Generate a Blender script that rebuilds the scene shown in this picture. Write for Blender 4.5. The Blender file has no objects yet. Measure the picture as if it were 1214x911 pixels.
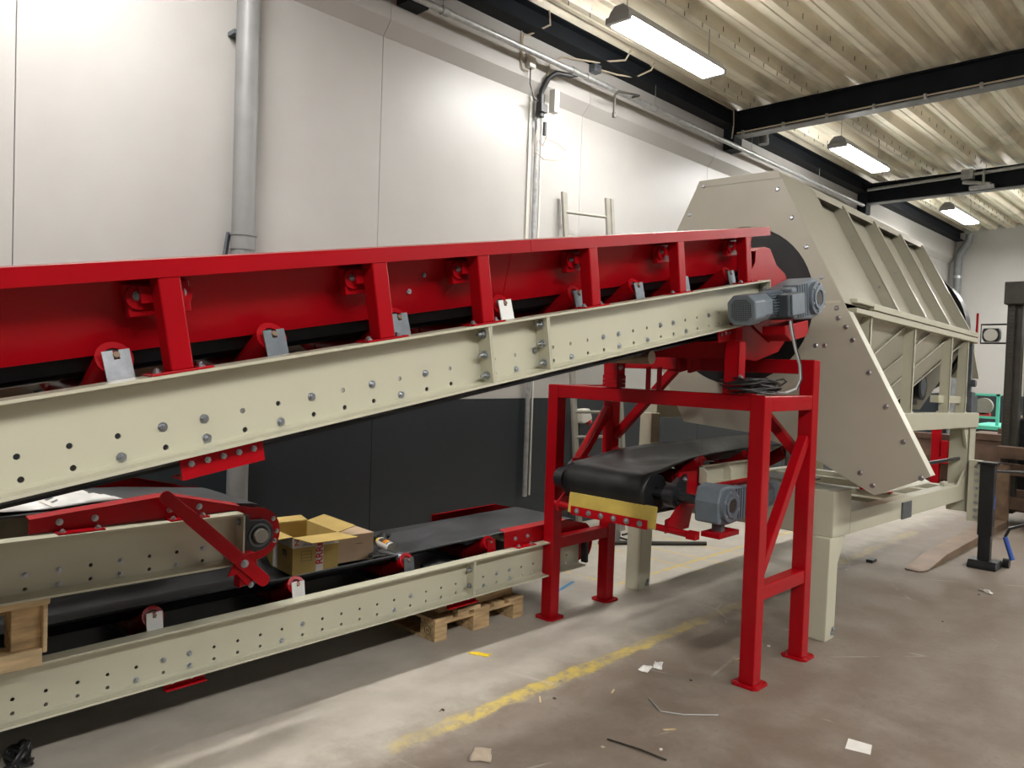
import bpy, bmesh, math, random
from mathutils import Vector, Matrix
from mathutils.geometry import tessellate_polygon
random.seed(7)
SC = bpy.context.scene
COL = SC.collection
# ------------------------------------------------------------------ camera
cam_data = bpy.data.cameras.new('camera')
cam = bpy.data.objects.new('camera', cam_data)
COL.objects.link(cam)
SC.camera = cam
cam_data.sensor_fit = 'HORIZONTAL'
cam_data.sensor_width = 36.0
cam_data.lens = 36.0 * 915.17 / 1214.0
cam_data.clip_start = 0.05
RIGHT = Vector((0.69543679, -0.71779661, 0.03370011))
UP = Vector((-0.00459381, 0.04245585, 0.99908778))
BACK = Vector((-0.71857259, -0.69495722, 0.02622793))
mw = Matrix.Identity(4)
for i in range(3):
    mw[i][0] = RIGHT[i]; mw[i][1] = UP[i]; mw[i][2] = BACK[i]
mw[0][3], mw[1][3], mw[2][3] = 0.0, 0.0, 1.75
cam.matrix_world = mw
# ------------------------------------------------------------------ world, exposure
world = bpy.data.worlds.new('world'); SC.world = world
world.use_nodes = True
bg = world.node_tree.nodes['Background']
bg.inputs[0].default_value = (0.05, 0.055, 0.065, 1); bg.inputs[1].default_value = 0.3
SC.view_settings.view_transform = 'Standard'
SC.view_settings.look = 'None'
SC.view_settings.gamma = 1.0
SC.view_settings.use_curve_mapping = False
SC.view_settings.exposure = 0.33
LAMP_POWER = 88.0          # emission of the fluorescent ceiling fittings
LAMP_COLOR = (1.0, 0.985, 0.955)
# ------------------------------------------------------------------ materials
MAT = {}
def mat(name, col, rough=0.5, metal=0.0, noise=0.0, nscale=8.0, bump=0.0, bscale=60.0, coat=0.0, spec=0.5, stretch=(1, 1, 1), rnoise=0.0):
    m = bpy.data.materials.new(name); m.use_nodes = True
    nt = m.node_tree; b = nt.nodes['Principled BSDF']
    b.inputs['Roughness'].default_value = rough
    b.inputs['Metallic'].default_value = metal
    b.inputs['Coat Weight'].default_value = coat
    b.inputs['Coat Roughness'].default_value = 0.08
    b.inputs['Specular IOR Level'].default_value = spec
    b.inputs['Base Color'].default_value = (*col, 1)
    tc = nt.nodes.new('ShaderNodeTexCoord'); mp = nt.nodes.new('ShaderNodeMapping')
    mp.inputs['Scale'].default_value = stretch
    nt.links.new(tc.outputs['Object'], mp.inputs['Vector'])
    if noise > 0:
        n = nt.nodes.new('ShaderNodeTexNoise'); n.inputs['Scale'].default_value = nscale
        n.inputs['Detail'].default_value = 6
        nt.links.new(mp.outputs[0], n.inputs['Vector'])
        r = nt.nodes.new('ShaderNodeMapRange')
        r.inputs['From Min'].default_value = 0.3; r.inputs['From Max'].default_value = 0.7
        r.inputs['To Min'].default_value = 1 - noise; r.inputs['To Max'].default_value = 1 + noise
        nt.links.new(n.outputs['Fac'], r.inputs['Value'])
        mx = nt.nodes.new('ShaderNodeVectorMath'); mx.operation = 'SCALE'
        mx.inputs[0].default_value = col
        nt.links.new(r.outputs[0], mx.inputs['Scale'])
        nt.links.new(mx.outputs[0], b.inputs['Base Color'])
        if rnoise > 0:
            r2 = nt.nodes.new('ShaderNodeMapRange')
            r2.inputs['To Min'].default_value = rough - rnoise; r2.inputs['To Max'].default_value = rough + rnoise
            nt.links.new(n.outputs['Fac'], r2.inputs['Value'])
            nt.links.new(r2.outputs[0], b.inputs['Roughness'])
    if bump > 0:
        n2 = nt.nodes.new('ShaderNodeTexNoise'); n2.inputs['Scale'].default_value = bscale
        n2.inputs['Detail'].default_value = 4
        nt.links.new(mp.outputs[0], n2.inputs['Vector'])
        bp = nt.nodes.new('ShaderNodeBump'); bp.inputs['Strength'].default_value = bump
        bp.inputs['Distance'].default_value = 0.01
        nt.links.new(n2.outputs['Fac'], bp.inputs['Height'])
        nt.links.new(bp.outputs[0], b.inputs['Normal'])
    MAT[name] = m
    return m
mat('red', (0.34, 0.003, 0.0075), 0.26, noise=0.08, nscale=3, bump=0.02, bscale=30, spec=0.18)
mat('beige', (0.49, 0.475, 0.365), 0.36, noise=0.03, nscale=4, bump=0.02, bscale=90)
mat('beige_sheet', (0.41, 0.392, 0.315), 0.38, noise=0.06, nscale=2.2, bump=0.03, bscale=25)
mat('rubber', (0.012, 0.012, 0.013), 0.36, noise=0.35, nscale=7, bump=0.06, bscale=40, rnoise=0.1, spec=0.3)
mat('rubber_dusty', (0.034, 0.036, 0.039), 0.55, noise=0.6, nscale=4, bump=0.1, bscale=80, rnoise=0.1, spec=0.35)
mat('black_paint', (0.012, 0.013, 0.015), 0.35, noise=0.2, nscale=10)
mat('black_matte', (0.008, 0.008, 0.009), 0.8)
mat('zinc', (0.42, 0.44, 0.47), 0.34, metal=1.0, noise=0.15, nscale=30)
mat('zinc_dull', (0.13, 0.145, 0.16), 0.42, metal=0.6, noise=0.2, nscale=15)
mat('white_tag', (0.75, 0.75, 0.73), 0.45, noise=0.05)
mat('motor', (0.13, 0.16, 0.19), 0.4, noise=0.1, nscale=12, bump=0.05, bscale=120)
mat('motor_dark', (0.035, 0.045, 0.055), 0.5, noise=0.1)
mat('galv', (0.34, 0.345, 0.34), 0.42, metal=0.6, noise=0.2, nscale=20)
mat('grey_pvc', (0.19, 0.188, 0.185), 0.45, noise=0.1, nscale=4)
mat('alu', (0.27, 0.255, 0.22), 0.45, metal=0.2, noise=0.1, nscale=10)
mat('wood', (0.48, 0.33, 0.17), 0.75, noise=0.35, nscale=6, bump=0.25, bscale=40, stretch=(1, 6, 6))
mat('wood_light', (0.60, 0.45, 0.26), 0.75, noise=0.25, nscale=6, bump=0.2, bscale=40, stretch=(1, 6, 6))
mat('wood_dark', (0.09, 0.05, 0.03), 0.75, noise=0.4, nscale=6, bump=0.2, bscale=40)
mat('cardboard', (0.46, 0.325, 0.10), 0.8, noise=0.1, nscale=8)
mat('cardboard_pink', (0.47, 0.34, 0.22), 0.8, noise=0.06, nscale=8)
mat('tape_white', (0.66, 0.62, 0.57), 0.5, noise=0.05)
mat('print_red', (0.50, 0.03, 0.03), 0.5)
mat('print_dark', (0.05, 0.04, 0.02), 0.6)
mat('yellow_pu', (0.46, 0.34, 0.075), 0.35, noise=0.12, nscale=10)
mat('yellow', (0.85, 0.60, 0.03), 0.45)
mat('beam', (0.007, 0.009, 0.012), 0.7, spec=0.2, noise=0.25, nscale=4)
mat('beam_grey', (0.16, 0.165, 0.17), 0.5, noise=0.2, nscale=6)
mat('dark_cladding', (0.07, 0.075, 0.08), 0.6, noise=0.1, nscale=1)
mat('housing', (0.35, 0.35, 0.35), 0.4)
mat('cable_grey', (0.42, 0.42, 0.42), 0.45)
mat('cable_cream', (0.42, 0.36, 0.27), 0.6)
mat('cable_black', (0.012, 0.012, 0.012), 0.45)
mat('paper', (0.72, 0.70, 0.65), 0.8, noise=0.06, nscale=20)
mat('paper_brown', (0.44, 0.36, 0.27), 0.85, noise=0.1, nscale=20)
mat('plastic_film', (0.70, 0.69, 0.67), 0.3, noise=0.15, nscale=12, bump=0.5, bscale=14)
mat('green', (0.10, 0.52, 0.38), 0.45)
mat('blue', (0.03, 0.09, 0.38), 0.45)
mat('chrome', (0.8, 0.8, 0.8), 0.12, metal=1.0)
mat('fork_steel', (0.19, 0.125, 0.08), 0.5, noise=0.4, nscale=5, metal=0.3, rnoise=0.1)
mat('fork_dark', (0.035, 0.03, 0.022), 0.55, noise=0.3, nscale=8)
mat('lens', (0.55, 0.54, 0.48), 0.15)
mat('glass_dark', (0.05, 0.05, 0.05), 0.08)
mat('socket_white', (0.66, 0.64, 0.58), 0.5)
mat('orange_print', (0.8, 0.2, 0.02), 0.4)
mat('dust', (0.3, 0.27, 0.22), 0.9, noise=0.2)
mat('rust_box', (0.12, 0.07, 0.045), 0.7, noise=0.35, nscale=6)
lm = bpy.data.materials.new('lamp_glow'); lm.use_nodes = True
_e = lm.node_tree.nodes.new('ShaderNodeEmission'); _e.inputs[0].default_value = (*LAMP_COLOR, 1); _e.inputs[1].default_value = LAMP_POWER
lm.node_tree.links.new(_e.outputs[0], lm.node_tree.nodes['Material Output'].inputs[0])
MAT['lamp_glow'] = lm

def nodes_of(name):
    m = bpy.data.materials.new(name); m.use_nodes = True; MAT[name] = m
    return m.node_tree, m.node_tree.nodes, m.node_tree.links, m.node_tree.nodes['Principled BSDF']
def N(nt, t, **kw):
    n = nt.nodes.new(t)
    for k, v in kw.items():
        setattr(n, k, v)
    return n
def mathn(nt, op, a, b=None, c=None, clamp=False):
    n = nt.nodes.new('ShaderNodeMath'); n.operation = op; n.use_clamp = clamp
    for i, x in enumerate((a, b, c)):
        if x is None: continue
        if isinstance(x, (int, float)): n.inputs[i].default_value = x
        else: nt.links.new(x, n.inputs[i])
    return n.outputs[0]
def mixc(nt, fac, a, b):
    n = nt.nodes.new('ShaderNodeMix'); n.data_type = 'RGBA'
    if isinstance(fac, float): n.inputs[0].default_value = fac
    else: nt.links.new(fac, n.inputs[0])
    for i, x in ((6, a), (7, b)):
        if isinstance(x, tuple): n.inputs[i].default_value = (*x, 1)
        else: nt.links.new(x, n.inputs[i])
    return n.outputs[2]
def noise(nt, vec, scale, detail=5, rough=0.55):
    n = nt.nodes.new('ShaderNodeTexNoise'); n.inputs['Scale'].default_value = scale
    n.inputs['Detail'].default_value = detail; n.inputs['Roughness'].default_value = rough
    nt.links.new(vec, n.inputs['Vector']); return n.outputs['Fac']
def ramp(nt, v, lo, hi, a=0.0, b=1.0):
    n = nt.nodes.new('ShaderNodeMapRange'); n.clamp = True
    n.inputs[1].default_value = lo; n.inputs[2].default_value = hi; n.inputs[3].default_value = a; n.inputs[4].default_value = b
    nt.links.new(v, n.inputs[0]); return n.outputs[0]

# wall panels: white above, anthracite paint up to 1.40 m
nt, nd, lk, b = nodes_of('wall_paint')
tc = N(nt, 'ShaderNodeTexCoord'); sx = N(nt, 'ShaderNodeSeparateXYZ'); lk.new(tc.outputs['Object'], sx.inputs[0])
up = ramp(nt, sx.outputs[2], 1.400, 1.404)
n1 = noise(nt, tc.outputs['Object'], 1.3)
n3 = noise(nt, tc.outputs['Object'], 9.0)
white = mixc(nt, ramp(nt, n1, 0.3, 0.75), (0.35, 0.335, 0.314), (0.385, 0.372, 0.351))
dark = mixc(nt, ramp(nt, n3, 0.62, 0.78), (0.015, 0.020, 0.025), (0.024, 0.029, 0.034))
lk.new(mixc(nt, up, dark, white), b.inputs['Base Color'])
b.inputs['Roughness'].default_value = 0.42
bp = N(nt, 'ShaderNodeBump'); bp.inputs['Strength'].default_value = 0.06; bp.inputs['Distance'].default_value = 0.01
lk.new(noise(nt, tc.outputs['Object'], 26), bp.inputs['Height']); lk.new(bp.outputs[0], b.inputs['Normal'])

MAT['wall_paint_end'] = MAT['wall_paint'].copy(); MAT['wall_paint_end'].name = 'wall_paint_end'
for n_ in MAT['wall_paint_end'].node_tree.nodes:
    if n_.type == 'MIX' and n_.inputs[6].default_value[0] > 0.4 and not n_.inputs[6].is_linked:
        n_.inputs[6].default_value = (0.80, 0.77, 0.72, 1); n_.inputs[7].default_value = (0.84, 0.81, 0.76, 1)  # whiter end wall in place of missing light, only for colours above the threshold
# concrete floor with worn yellow markings
nt, nd, lk, b = nodes_of('concrete')
tc = N(nt, 'ShaderNodeTexCoord'); P = tc.outputs['Object']
sx = N(nt, 'ShaderNodeSeparateXYZ'); lk.new(P, sx.inputs[0]); X, Y = sx.outputs[0], sx.outputs[1]
na = noise(nt, P, 0.55, 4); nb = noise(nt, P, 3.5, 8, 0.65); ncn = noise(nt, P, 24, 8, 0.7)
base = mixc(nt, ramp(nt, na, 0.3, 0.7), (0.155, 0.118, 0.088), (0.205, 0.16, 0.122))
base = mixc(nt, ramp(nt, nb, 0.40, 0.72), base, (0.255, 0.218, 0.18))
base = mixc(nt, ramp(nt, ncn, 0.54, 0.78, 0.0, 0.75), base, (0.13, 0.115, 0.10))
# lamp-lit strip put into the concrete colour, wallward of the yellow line
lit_strip = ramp(nt, mathn(nt, 'ADD', Y, mathn(nt, 'MULTIPLY', mathn(nt, 'SUBTRACT', nb, 0.5), 0.35)), 2.62, 2.95)
base = mixc(nt, mathn(nt, 'MULTIPLY', lit_strip, 0.75), base, mixc(nt, ramp(nt, nb, 0.35, 0.7), (0.42, 0.385, 0.325), (0.54, 0.50, 0.43)))
def band(lo, hi, v, soft=0.012):
    return mathn(nt, 'MULTIPLY', ramp(nt, v, lo - soft, lo + soft), ramp(nt, v, hi - soft, hi + soft, 1.0, 0.0))
wob = mathn(nt, 'MULTIPLY', mathn(nt, 'SUBTRACT', noise(nt, P, 7, 6), 0.5), 0.10)
Yw = mathn(nt, 'ADD', Y, wob)
wear = ramp(nt, noise(nt, P, 11, 8, 0.75), 0.36, 0.56)
wear2 = ramp(nt, noise(nt, P, 1.1, 2), 0.30, 0.50)
y1 = mathn(nt, 'MULTIPLY', mathn(nt, 'MULTIPLY', band(2.685, 2.785, Yw), band(2.12, 9.5, X, 0.03)), mathn(nt, 'MULTIPLY', wear, wear2))
# fainter further along
y1 = mathn(nt, 'MULTIPLY', y1, ramp(nt, X, 3.6, 5.2, 1.0, 0.35))
yl = mathn(nt, 'MULTIPLY', band(5.03, 5.06, X, 0.006), band(3.66, 4.6, Y))
for lo, hi, ylo, yhi in ((5.99, 6.02, 3.4, 5.0), (6.37, 6.40, 3.2, 4.2), (6.85, 6.88, 3.4, 5.2)):
    yl = mathn(nt, 'MAXIMUM', yl, mathn(nt, 'MULTIPLY', band(lo, hi, X, 0.006), band(ylo, yhi, Y)))
yl = mathn(nt, 'MAXIMUM', yl, mathn(nt, 'MULTIPLY', band(3.63, 3.67, Y, 0.006), band(5.05, 9.0, X)))
yl = mathn(nt, 'MULTIPLY', yl, ramp(nt, noise(nt, P, 9, 5), 0.35, 0.55))
yl = mathn(nt, 'MAXIMUM', yl, y1)
base = mixc(nt, yl, base, (0.56, 0.42, 0.10))
bl = mathn(nt, 'MULTIPLY', band(4.52, 4.86, X), band(-0.012, 0.022, mathn(nt, 'SUBTRACT', mathn(nt, 'SUBTRACT', Y, 3.83), mathn(nt, 'MULTIPLY', mathn(nt, 'SUBTRACT', X, 4.55), 0.3)), 0.004))
base = mixc(nt, bl, base, (0.05, 0.22, 0.42))
# thin pale scratches
vo = N(nt, 'ShaderNodeTexVoronoi'); vo.feature = 'DISTANCE_TO_EDGE'; vo.inputs['Scale'].default_value = 0.8; lk.new(P, vo.inputs['Vector'])
scr = mathn(nt, 'MULTIPLY', ramp(nt, vo.outputs['Distance'], 0.0, 0.008, 1.0, 0.0), ramp(nt, noise(nt, P, 2.3, 3), 0.55, 0.64))
base = mixc(nt, mathn(nt, 'MULTIPLY', scr, 0.6), base, (0.48, 0.44, 0.38))
lk.new(base, b.inputs['Base Color'])
lk.new(ramp(nt, nb, 0.3, 0.7, 0.5, 0.72), b.inputs['Roughness'])
bp = N(nt, 'ShaderNodeBump'); bp.inputs['Strength'].default_value = 0.2; bp.inputs['Distance'].default_value = 0.01
lk.new(ncn, bp.inputs['Height']); lk.new(bp.outputs[0], b.inputs['Normal'])

# galvanised roof deck, stained near the beams
nt, nd, lk, b = nodes_of('deck')
tc = N(nt, 'ShaderNodeTexCoord'); P = tc.outputs['Object']
mp = N(nt, 'ShaderNodeMapping'); mp.inputs['Scale'].default_value = (0.25, 3, 3); lk.new(P, mp.inputs['Vector'])
n1 = noise(nt, mp.outputs[0], 2.2, 6)
n2 = noise(nt, P, 1.2, 5)
c = mixc(nt, ramp(nt, n1, 0.3, 0.7), (0.58, 0.53, 0.41), (0.76, 0.70, 0.56))
c = mixc(nt, ramp(nt, n2, 0.52, 0.76, 0.0, 0.7), c, (0.22, 0.20, 0.155))
lk.new(c, b.inputs['Base Color']); b.inputs['Metallic'].default_value = 0.15; b.inputs['Roughness'].default_value = 0.42
# ------------------------------------------------------------------ mesh builder
class MB:
    def __init__(s): s.v = []; s.f = []
    def add(s, vs, fs):
        o = len(s.v); s.v += [tuple(v) for v in vs]; s.f += [tuple(i + o for i in f) for f in fs]; return s
    def box(s, x0, x1, y0, y1, z0, z1):
        vs = [(x, y, z) for x in (x0, x1) for y in (y0, y1) for z in (z0, z1)]
        return s.add(vs, [(0, 1, 3, 2), (4, 6, 7, 5), (0, 4, 5, 1), (2, 3, 7, 6), (0, 2, 6, 4), (1, 5, 7, 3)])
    def bar(s, p, q, w, h, up=(0, 0, 1), e0=0.0, e1=0.0):
        p, q = Vector(p), Vector(q); d = (q - p).normalized(); p = p - d * e0; q = q + d * e1
        side = d.cross(Vector(up)).normalized(); upv = side.cross(d).normalized()
        vs = [c + side * (sx * w / 2) + upv * (sz * h / 2) for c in (p, q) for sx in (-1, 1) for sz in (-1, 1)]
        return s.add(vs, [(0, 1, 3, 2), (4, 6, 7, 5), (0, 4, 5, 1), (2, 3, 7, 6), (0, 2, 6, 4), (1, 5, 7, 3)])
    def cyl(s, p, q, r, n=16, r2=None, caps=True):
        p, q = Vector(p), Vector(q); d = (q - p).normalized(); r2 = r if r2 is None else r2
        a = d.orthogonal().normalized(); b2 = d.cross(a)
        vs = []
        for c, rr in ((p, r), (q, r2)):
            vs += [c + (a * math.cos(t) + b2 * math.sin(t)) * rr for t in [2 * math.pi * i / n for i in range(n)]]
        fs = [(i, (i + 1) % n, n + (i + 1) % n, n + i) for i in range(n)]
        if caps: fs += [tuple(range(n)), tuple(range(n, 2 * n))]
        return s.add(vs, fs)
    def ring(s, c, ax, r0, r1, th, n=32):      # flat annulus with thickness along ax
        c = Vector(c); d = Vector(ax).normalized(); a = d.orthogonal().normalized(); b2 = d.cross(a)
        vs = []
        for rr, k in ((r0, 0), (r1, 0), (r1, th), (r0, th)):
            vs += [c + d * k + (a * math.cos(t) + b2 * math.sin(t)) * rr for t in [2 * math.pi * i / n for i in range(n)]]
        fs = []
        for k in range(4):
            k2 = (k + 1) % 4
            fs += [(k * n + i, k * n + (i + 1) % n, k2 * n + (i + 1) % n, k2 * n + i) for i in range(n)]
        return s.add(vs, fs)
    def tube(s, pts, r, n=8):
        pts = [Vector(p) for p in pts]; m = len(pts); vs = []; a = None
        for i, p in enumerate(pts):
            d = (pts[min(i + 1, m - 1)] - pts[max(i - 1, 0)]).normalized()
            if a is None: a = d.orthogonal().normalized()
            else: a = (a - d * a.dot(d)).normalized()
            b2 = d.cross(a)
            vs += [p + (a * math.cos(t) + b2 * math.sin(t)) * r for t in [2 * math.pi * k / n for k in range(n)]]
        fs = [(i * n + k, i * n + (k + 1) % n, (i + 1) * n + (k + 1) % n, (i + 1) * n + k) for i in range(m - 1) for k in range(n)]
        fs += [tuple(range(n)), tuple(range((m - 1) * n, m * n))]
        return s.add(vs, fs)
    def prism(s, poly, to3, d):                # poly of 2-D points, to3(a, b) gives 3-D, d is the depth vector
        n = len(poly); d = Vector(d); A = [Vector(to3(*p)) for p in poly]
        fs = [tuple(range(n)), tuple(range(n, 2 * n))] + [(i, (i + 1) % n, n + (i + 1) % n, n + i) for i in range(n)]
        return s.add(A + [a + d for a in A], fs)
    def plate(s, outer, holes, to3, d):        # flat plate with holes, thickness vector d
        loops = [outer] + holes; flat = [p for l in loops for p in l]
        tris = tessellate_polygon([[Vector((p[0], p[1], 0)) for p in l] for l in loops])
        n = len(flat); d = Vector(d); A = [Vector(to3(*p)) for p in flat]
        fs = [tuple(t) for t in tris] + [tuple(i + n for i in t) for t in tris]
        o = 0
        for l in loops:
            m = len(l)
            fs += [(o + i, o + (i + 1) % m, n + o + (i + 1) % m, n + o + i) for i in range(m)]
            o += m
        return s.add(A + [a + d for a in A], fs)
    def strip(s, prof, to3, d, closed=False, th=None):   # extrude an open 2-D profile by vector d
        n = len(prof); d = Vector(d); A = [Vector(to3(*p)) for p in prof]
        m = n if closed else n - 1
        return s.add(A + [a + d for a in A], [(i, (i + 1) % n, n + (i + 1) % n, n + i) for i in range(m)])
    def thick(s, prof, t, to3, d):             # open 2-D profile given a wall thickness t, extruded by d
        n = len(prof); P2 = [Vector(p) for p in prof]; off = []
        for i in range(n):
            a = P2[max(i - 1, 0)]; c = P2[min(i + 1, n - 1)]; dr = (c - a).normalized()
            off.append(P2[i] + Vector((-dr.y, dr.x)) * t)
        return s.strip([tuple(p) for p in P2] + [tuple(p) for p in reversed(off)], to3, d, True)._caps(2 * n)
    def _caps(s, n):
        o = len(s.v) - 2 * n
        k = n // 2
        for base in (o, o + n):
            for i in range(k - 1):
                s.f.append((base + i, base + i + 1, base + n - 2 - i, base + n - 1 - i))
        return s
    def mesh(s, name, material, smooth=False):
        me = bpy.data.meshes.new(name); me.from_pydata(s.v, [], s.f); me.validate(); me.materials.append(MAT[material])
        bm = bmesh.new(); bm.from_mesh(me); bmesh.ops.recalc_face_normals(bm, faces=bm.faces); bm.to_mesh(me); bm.free()
        if smooth:
            for p in me.polygons: p.use_smooth = True
            try: me.set_sharp_from_angle(angle=math.radians(40))
            except Exception: pass
        return me
    def build(s, name, material, parent=None, smooth=False, bevel=0.0):
        o = bpy.data.objects.new(name, s.mesh(name, material, smooth)); COL.objects.link(o)
        attach(o, parent)
        if bevel > 0:
            md = o.modifiers.new('bevel', 'BEVEL'); md.width = bevel; md.segments = 2; md.limit_method = 'ANGLE'
            md.angle_limit = math.radians(40); md.harden_normals = False
        return o
def attach(o, parent):
    if parent is not None:
        o.parent = parent
        if parent.type == 'EMPTY' and parent.get('_w'):
            o.location = -parent.location
def tag(o, label, cat, group=None, kind=None):
    o['label'] = label
    if cat: o['category'] = cat
    if group: o['group'] = group
    if kind: o['kind'] = kind
    return o
def thing(name, label, cat, loc=(0, 0, 0), group=None, rot=None):
    o = bpy.data.objects.new(name, None); COL.objects.link(o); o.location = loc; o.empty_display_size = 0.1
    if rot is not None: o.rotation_euler = rot
    else: o['_w'] = 1
    return tag(o, label, cat, group)
def inst(name, me, parent, loc, rot=None):
    o = bpy.data.objects.new(name, me); COL.objects.link(o)
    if parent is not None:
        o.parent = parent
        if parent.type == 'EMPTY' and parent.get('_w'): loc = Vector(loc) - parent.location
    o.location = loc
    if rot is not None: o.rotation_euler = rot
    return o
def struct(name, mb, material, label=None):
    o = mb.build(name, material); o['kind'] = 'structure'
    if label: o['label'] = label
    return o
XZ = lambda y: (lambda a, b: (a, y, b))
YZ = lambda x: (lambda a, b: (x, a, b))
def circ(c, r, n=8, ph=0.0): return [(c[0] + r * math.cos(2 * math.pi * i / n + ph), c[1] + r * math.sin(2 * math.pi * i / n + ph)) for i in range(n)]
def arc(c, r, a0, a1, n=12): return [(c[0] + r * math.cos(math.radians(a0 + (a1 - a0) * i / n)), c[1] + r * math.sin(math.radians(a0 + (a1 - a0) * i / n))) for i in range(n + 1)]
# shared bolt meshes: head points to -Y
def bolt_mesh(name, r, material='zinc'):
    m = MB(); m.cyl((0, 0, 0), (0, -0.2 * r, 0), 1.45 * r, 12); m.cyl((0, -0.2 * r, 0), (0, -0.95 * r, 0), r, 6); m.cyl((0, -0.95 * r, 0), (0, -1.35 * r, 0), 0.55 * r, 8)
    return m.mesh(name, material)
BOLT = bolt_mesh('bolt_head', 0.0095)
BOLT_S = bolt_mesh('bolt_head_small', 0.0075)
BOLT_L = bolt_mesh('bolt_head_large', 0.013)
_d = MB(); _d.cyl((0, 0, 0), (0, -0.008, 0), 0.017, 12, 0.010); DOME = _d.mesh('dome_bolt_head', 'zinc', True)
# ================================================================== the hall
XF, XB, YW, YR = 20.4, -9.0, 5.4, -9.0
struct('floor', MB().box(XB, XF, YR, YW + 0.02, -0.1, 0.0), 'concrete', 'worn grey concrete floor with a scuffed yellow line')
wl = struct('wall_left', MB().box(XB, XF, YW + 0.02, YW + 0.2, 0, 5.35), 'wall_paint', 'long white panel wall painted anthracite below')
seams = [1.24 + 2.65 * k for k in range(-4, 8)]
for k, x0 in enumerate(seams):
    x1 = min(x0 + 2.65, XF - 0.01)
    a = max(x0 + 0.002, XB)
    if a < x1:
        MB().box(a, x1 - 0.002, YW, YW + 0.02, 0.002, 4.46).build('wall_panel', 'wall_paint', wl, bevel=0.004)
        # upper course steps forward over a sloping underside
        MB().prism([(YW + 0.02, 4.46), (YW, 4.46), (YW - 0.10, 4.57), (YW - 0.10, 5.22), (YW + 0.02, 5.22)], YZ(a), (x1 - 0.002 - a, 0, 0)).build('upper_panel', 'wall_paint', wl)
wf = struct('wall_far', MB().box(XF, XF + 0.2, YR, YW + 0.2, 0, 5.35), 'wall_paint_end', 'white end wall with a dark painted base')
struct('wall_right', MB().box(XB, XF, YR - 0.2, YR, 0, 5.35), 'dark_cladding')
struct('wall_back', MB().box(XB - 0.2, XB, YR - 0.2, YW + 0.2, 0, 5.35), 'dark_cladding')
# corrugated roof deck
prof = []
per = 0.36; y = YW - 0.05
while y > YR - 0.3:
    prof += [(y, 5.20), (y - 0.055, 5.20), (y - 0.065, 5.208), (y - 0.085, 5.208), (y - 0.095, 5.20), (y - 0.15, 5.20), (y - 0.185, 5.25), (y - 0.192, 5.262), (y - 0.215, 5.30), (y - 0.265, 5.30), (y - 0.275, 5.29), (y - 0.285, 5.29), (y - 0.295, 5.30), (y - 0.315, 5.30), (y - 0.338, 5.262), (y - 0.345, 5.25)]
    y -= per
ce = MB(); ce.strip(prof, YZ(XB - 0.2), (XF - XB + 0.4, 0, 0)); ce.box(XB - 0.2, XF + 0.2, YR - 0.3, YW + 0.2, 5.36, 5.45)
ceo = struct('ceiling', ce, 'deck', 'corrugated galvanised roof deck')
pins = MB()
for r_ in range(5):
    yy = YW - 0.05 - per * (2 * (r_ // 2) + 1.5 - 0.3 * (r_ % 2)) - 0.075
    for k in range(46):
        xx = 4.5 + k * 0.33 + 0.11 * (r_ % 3)
        if yy > -1: pins.cyl((xx, yy, 5.205), (xx, yy, 5.155), 0.004, 5)
po = pins.build('deck_screws', 'fork_dark', ceo); po['kind'] = 'stuff'

# ------------------------------------------------------------------ roof beams
def roof_beam(x, z0, z1, label, y1=YW - 0.12, plates=True, w=0.18):
    t = thing('roof_beam', label, 'beam', (x, YR, z0))
    MB().box(x - 0.008, x + 0.008, YR, y1, z0 + 0.015, z1 - 0.015).build('web', 'beam', t)
    MB().box(x - w / 2, x + w / 2, YR, y1, z0, z0 + 0.015).build('bottom_flange', 'beam_grey', t)
    MB().box(x - w / 2, x + w / 2, YR, y1, z1 - 0.015, z1).build('top_flange', 'beam', t)
    MB().box(x - w / 2 - 0.02, x + w / 2 + 0.02, y1 - 0.14, y1 + 0.018, z0 - 0.17, z1).build('end_plate', 'beam', t, bevel=0.004)
    return t
tb = roof_beam(9.5, 4.87, 5.195, 'big dark steel roof beam carrying a thin conduit along its lower edge')
c = MB(); c.tube([(9.392, YW - 0.3, 4.90), (9.392, YR, 4.90)], 0.010, 8)
c.build('beam_conduit', 'cable_cream', tb, True)
clips = MB()
for k in range(24): clips.box(9.375, 9.412, 5.0 - k * 0.55, 5.03 - k * 0.55, 4.865, 4.918)
clips.build('conduit_clips', 'galv', tb)
tb2 = roof_beam(14.3, 4.80, 5.15, 'farther dark roof beam with a valve cluster and a pipe slung beside it')
MB().tube([(14.12, 5.1, 5.02), (14.12, 2.0, 5.10), (14.12, YR, 5.2)], 0.028, 10).build('slung_pipe', 'galv', tb2, True)
vv = MB(); vv.box(14.05, 14.2, 3.45, 3.62, 4.98, 5.14); vv.cyl((14.1, 3.6, 4.95), (14.1, 3.2, 4.86), 0.035, 10); vv.box(14.06, 14.14, 3.15, 3.5, 4.80, 4.86); vv.cyl((14.08, 3.3, 4.8), (14.08, 3.3, 5.1), 0.02, 8)
vv.build('valve_cluster', 'galv', tb2, bevel=0.005)
roof_beam(4.05, 4.87, 5.195, 'dark roof beam end bracket above the long white wall')
te = thing('eaves_beam', 'long dark steel edge beam running under the roof along the white wall', 'beam', (XB, 5.2, 5.0))
MB().box(XB, XF, 5.205, 5.217, 5.0, 5.19).build('web', 'beam', te)
MB().box(XB, XF, 5.12, 5.30, 4.985, 5.0).build('bottom_flange', 'beam', te)
MB().box(XB, XF, 5.12, 5.30, 5.18, 5.195).build('top_flange', 'beam', te)

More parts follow.
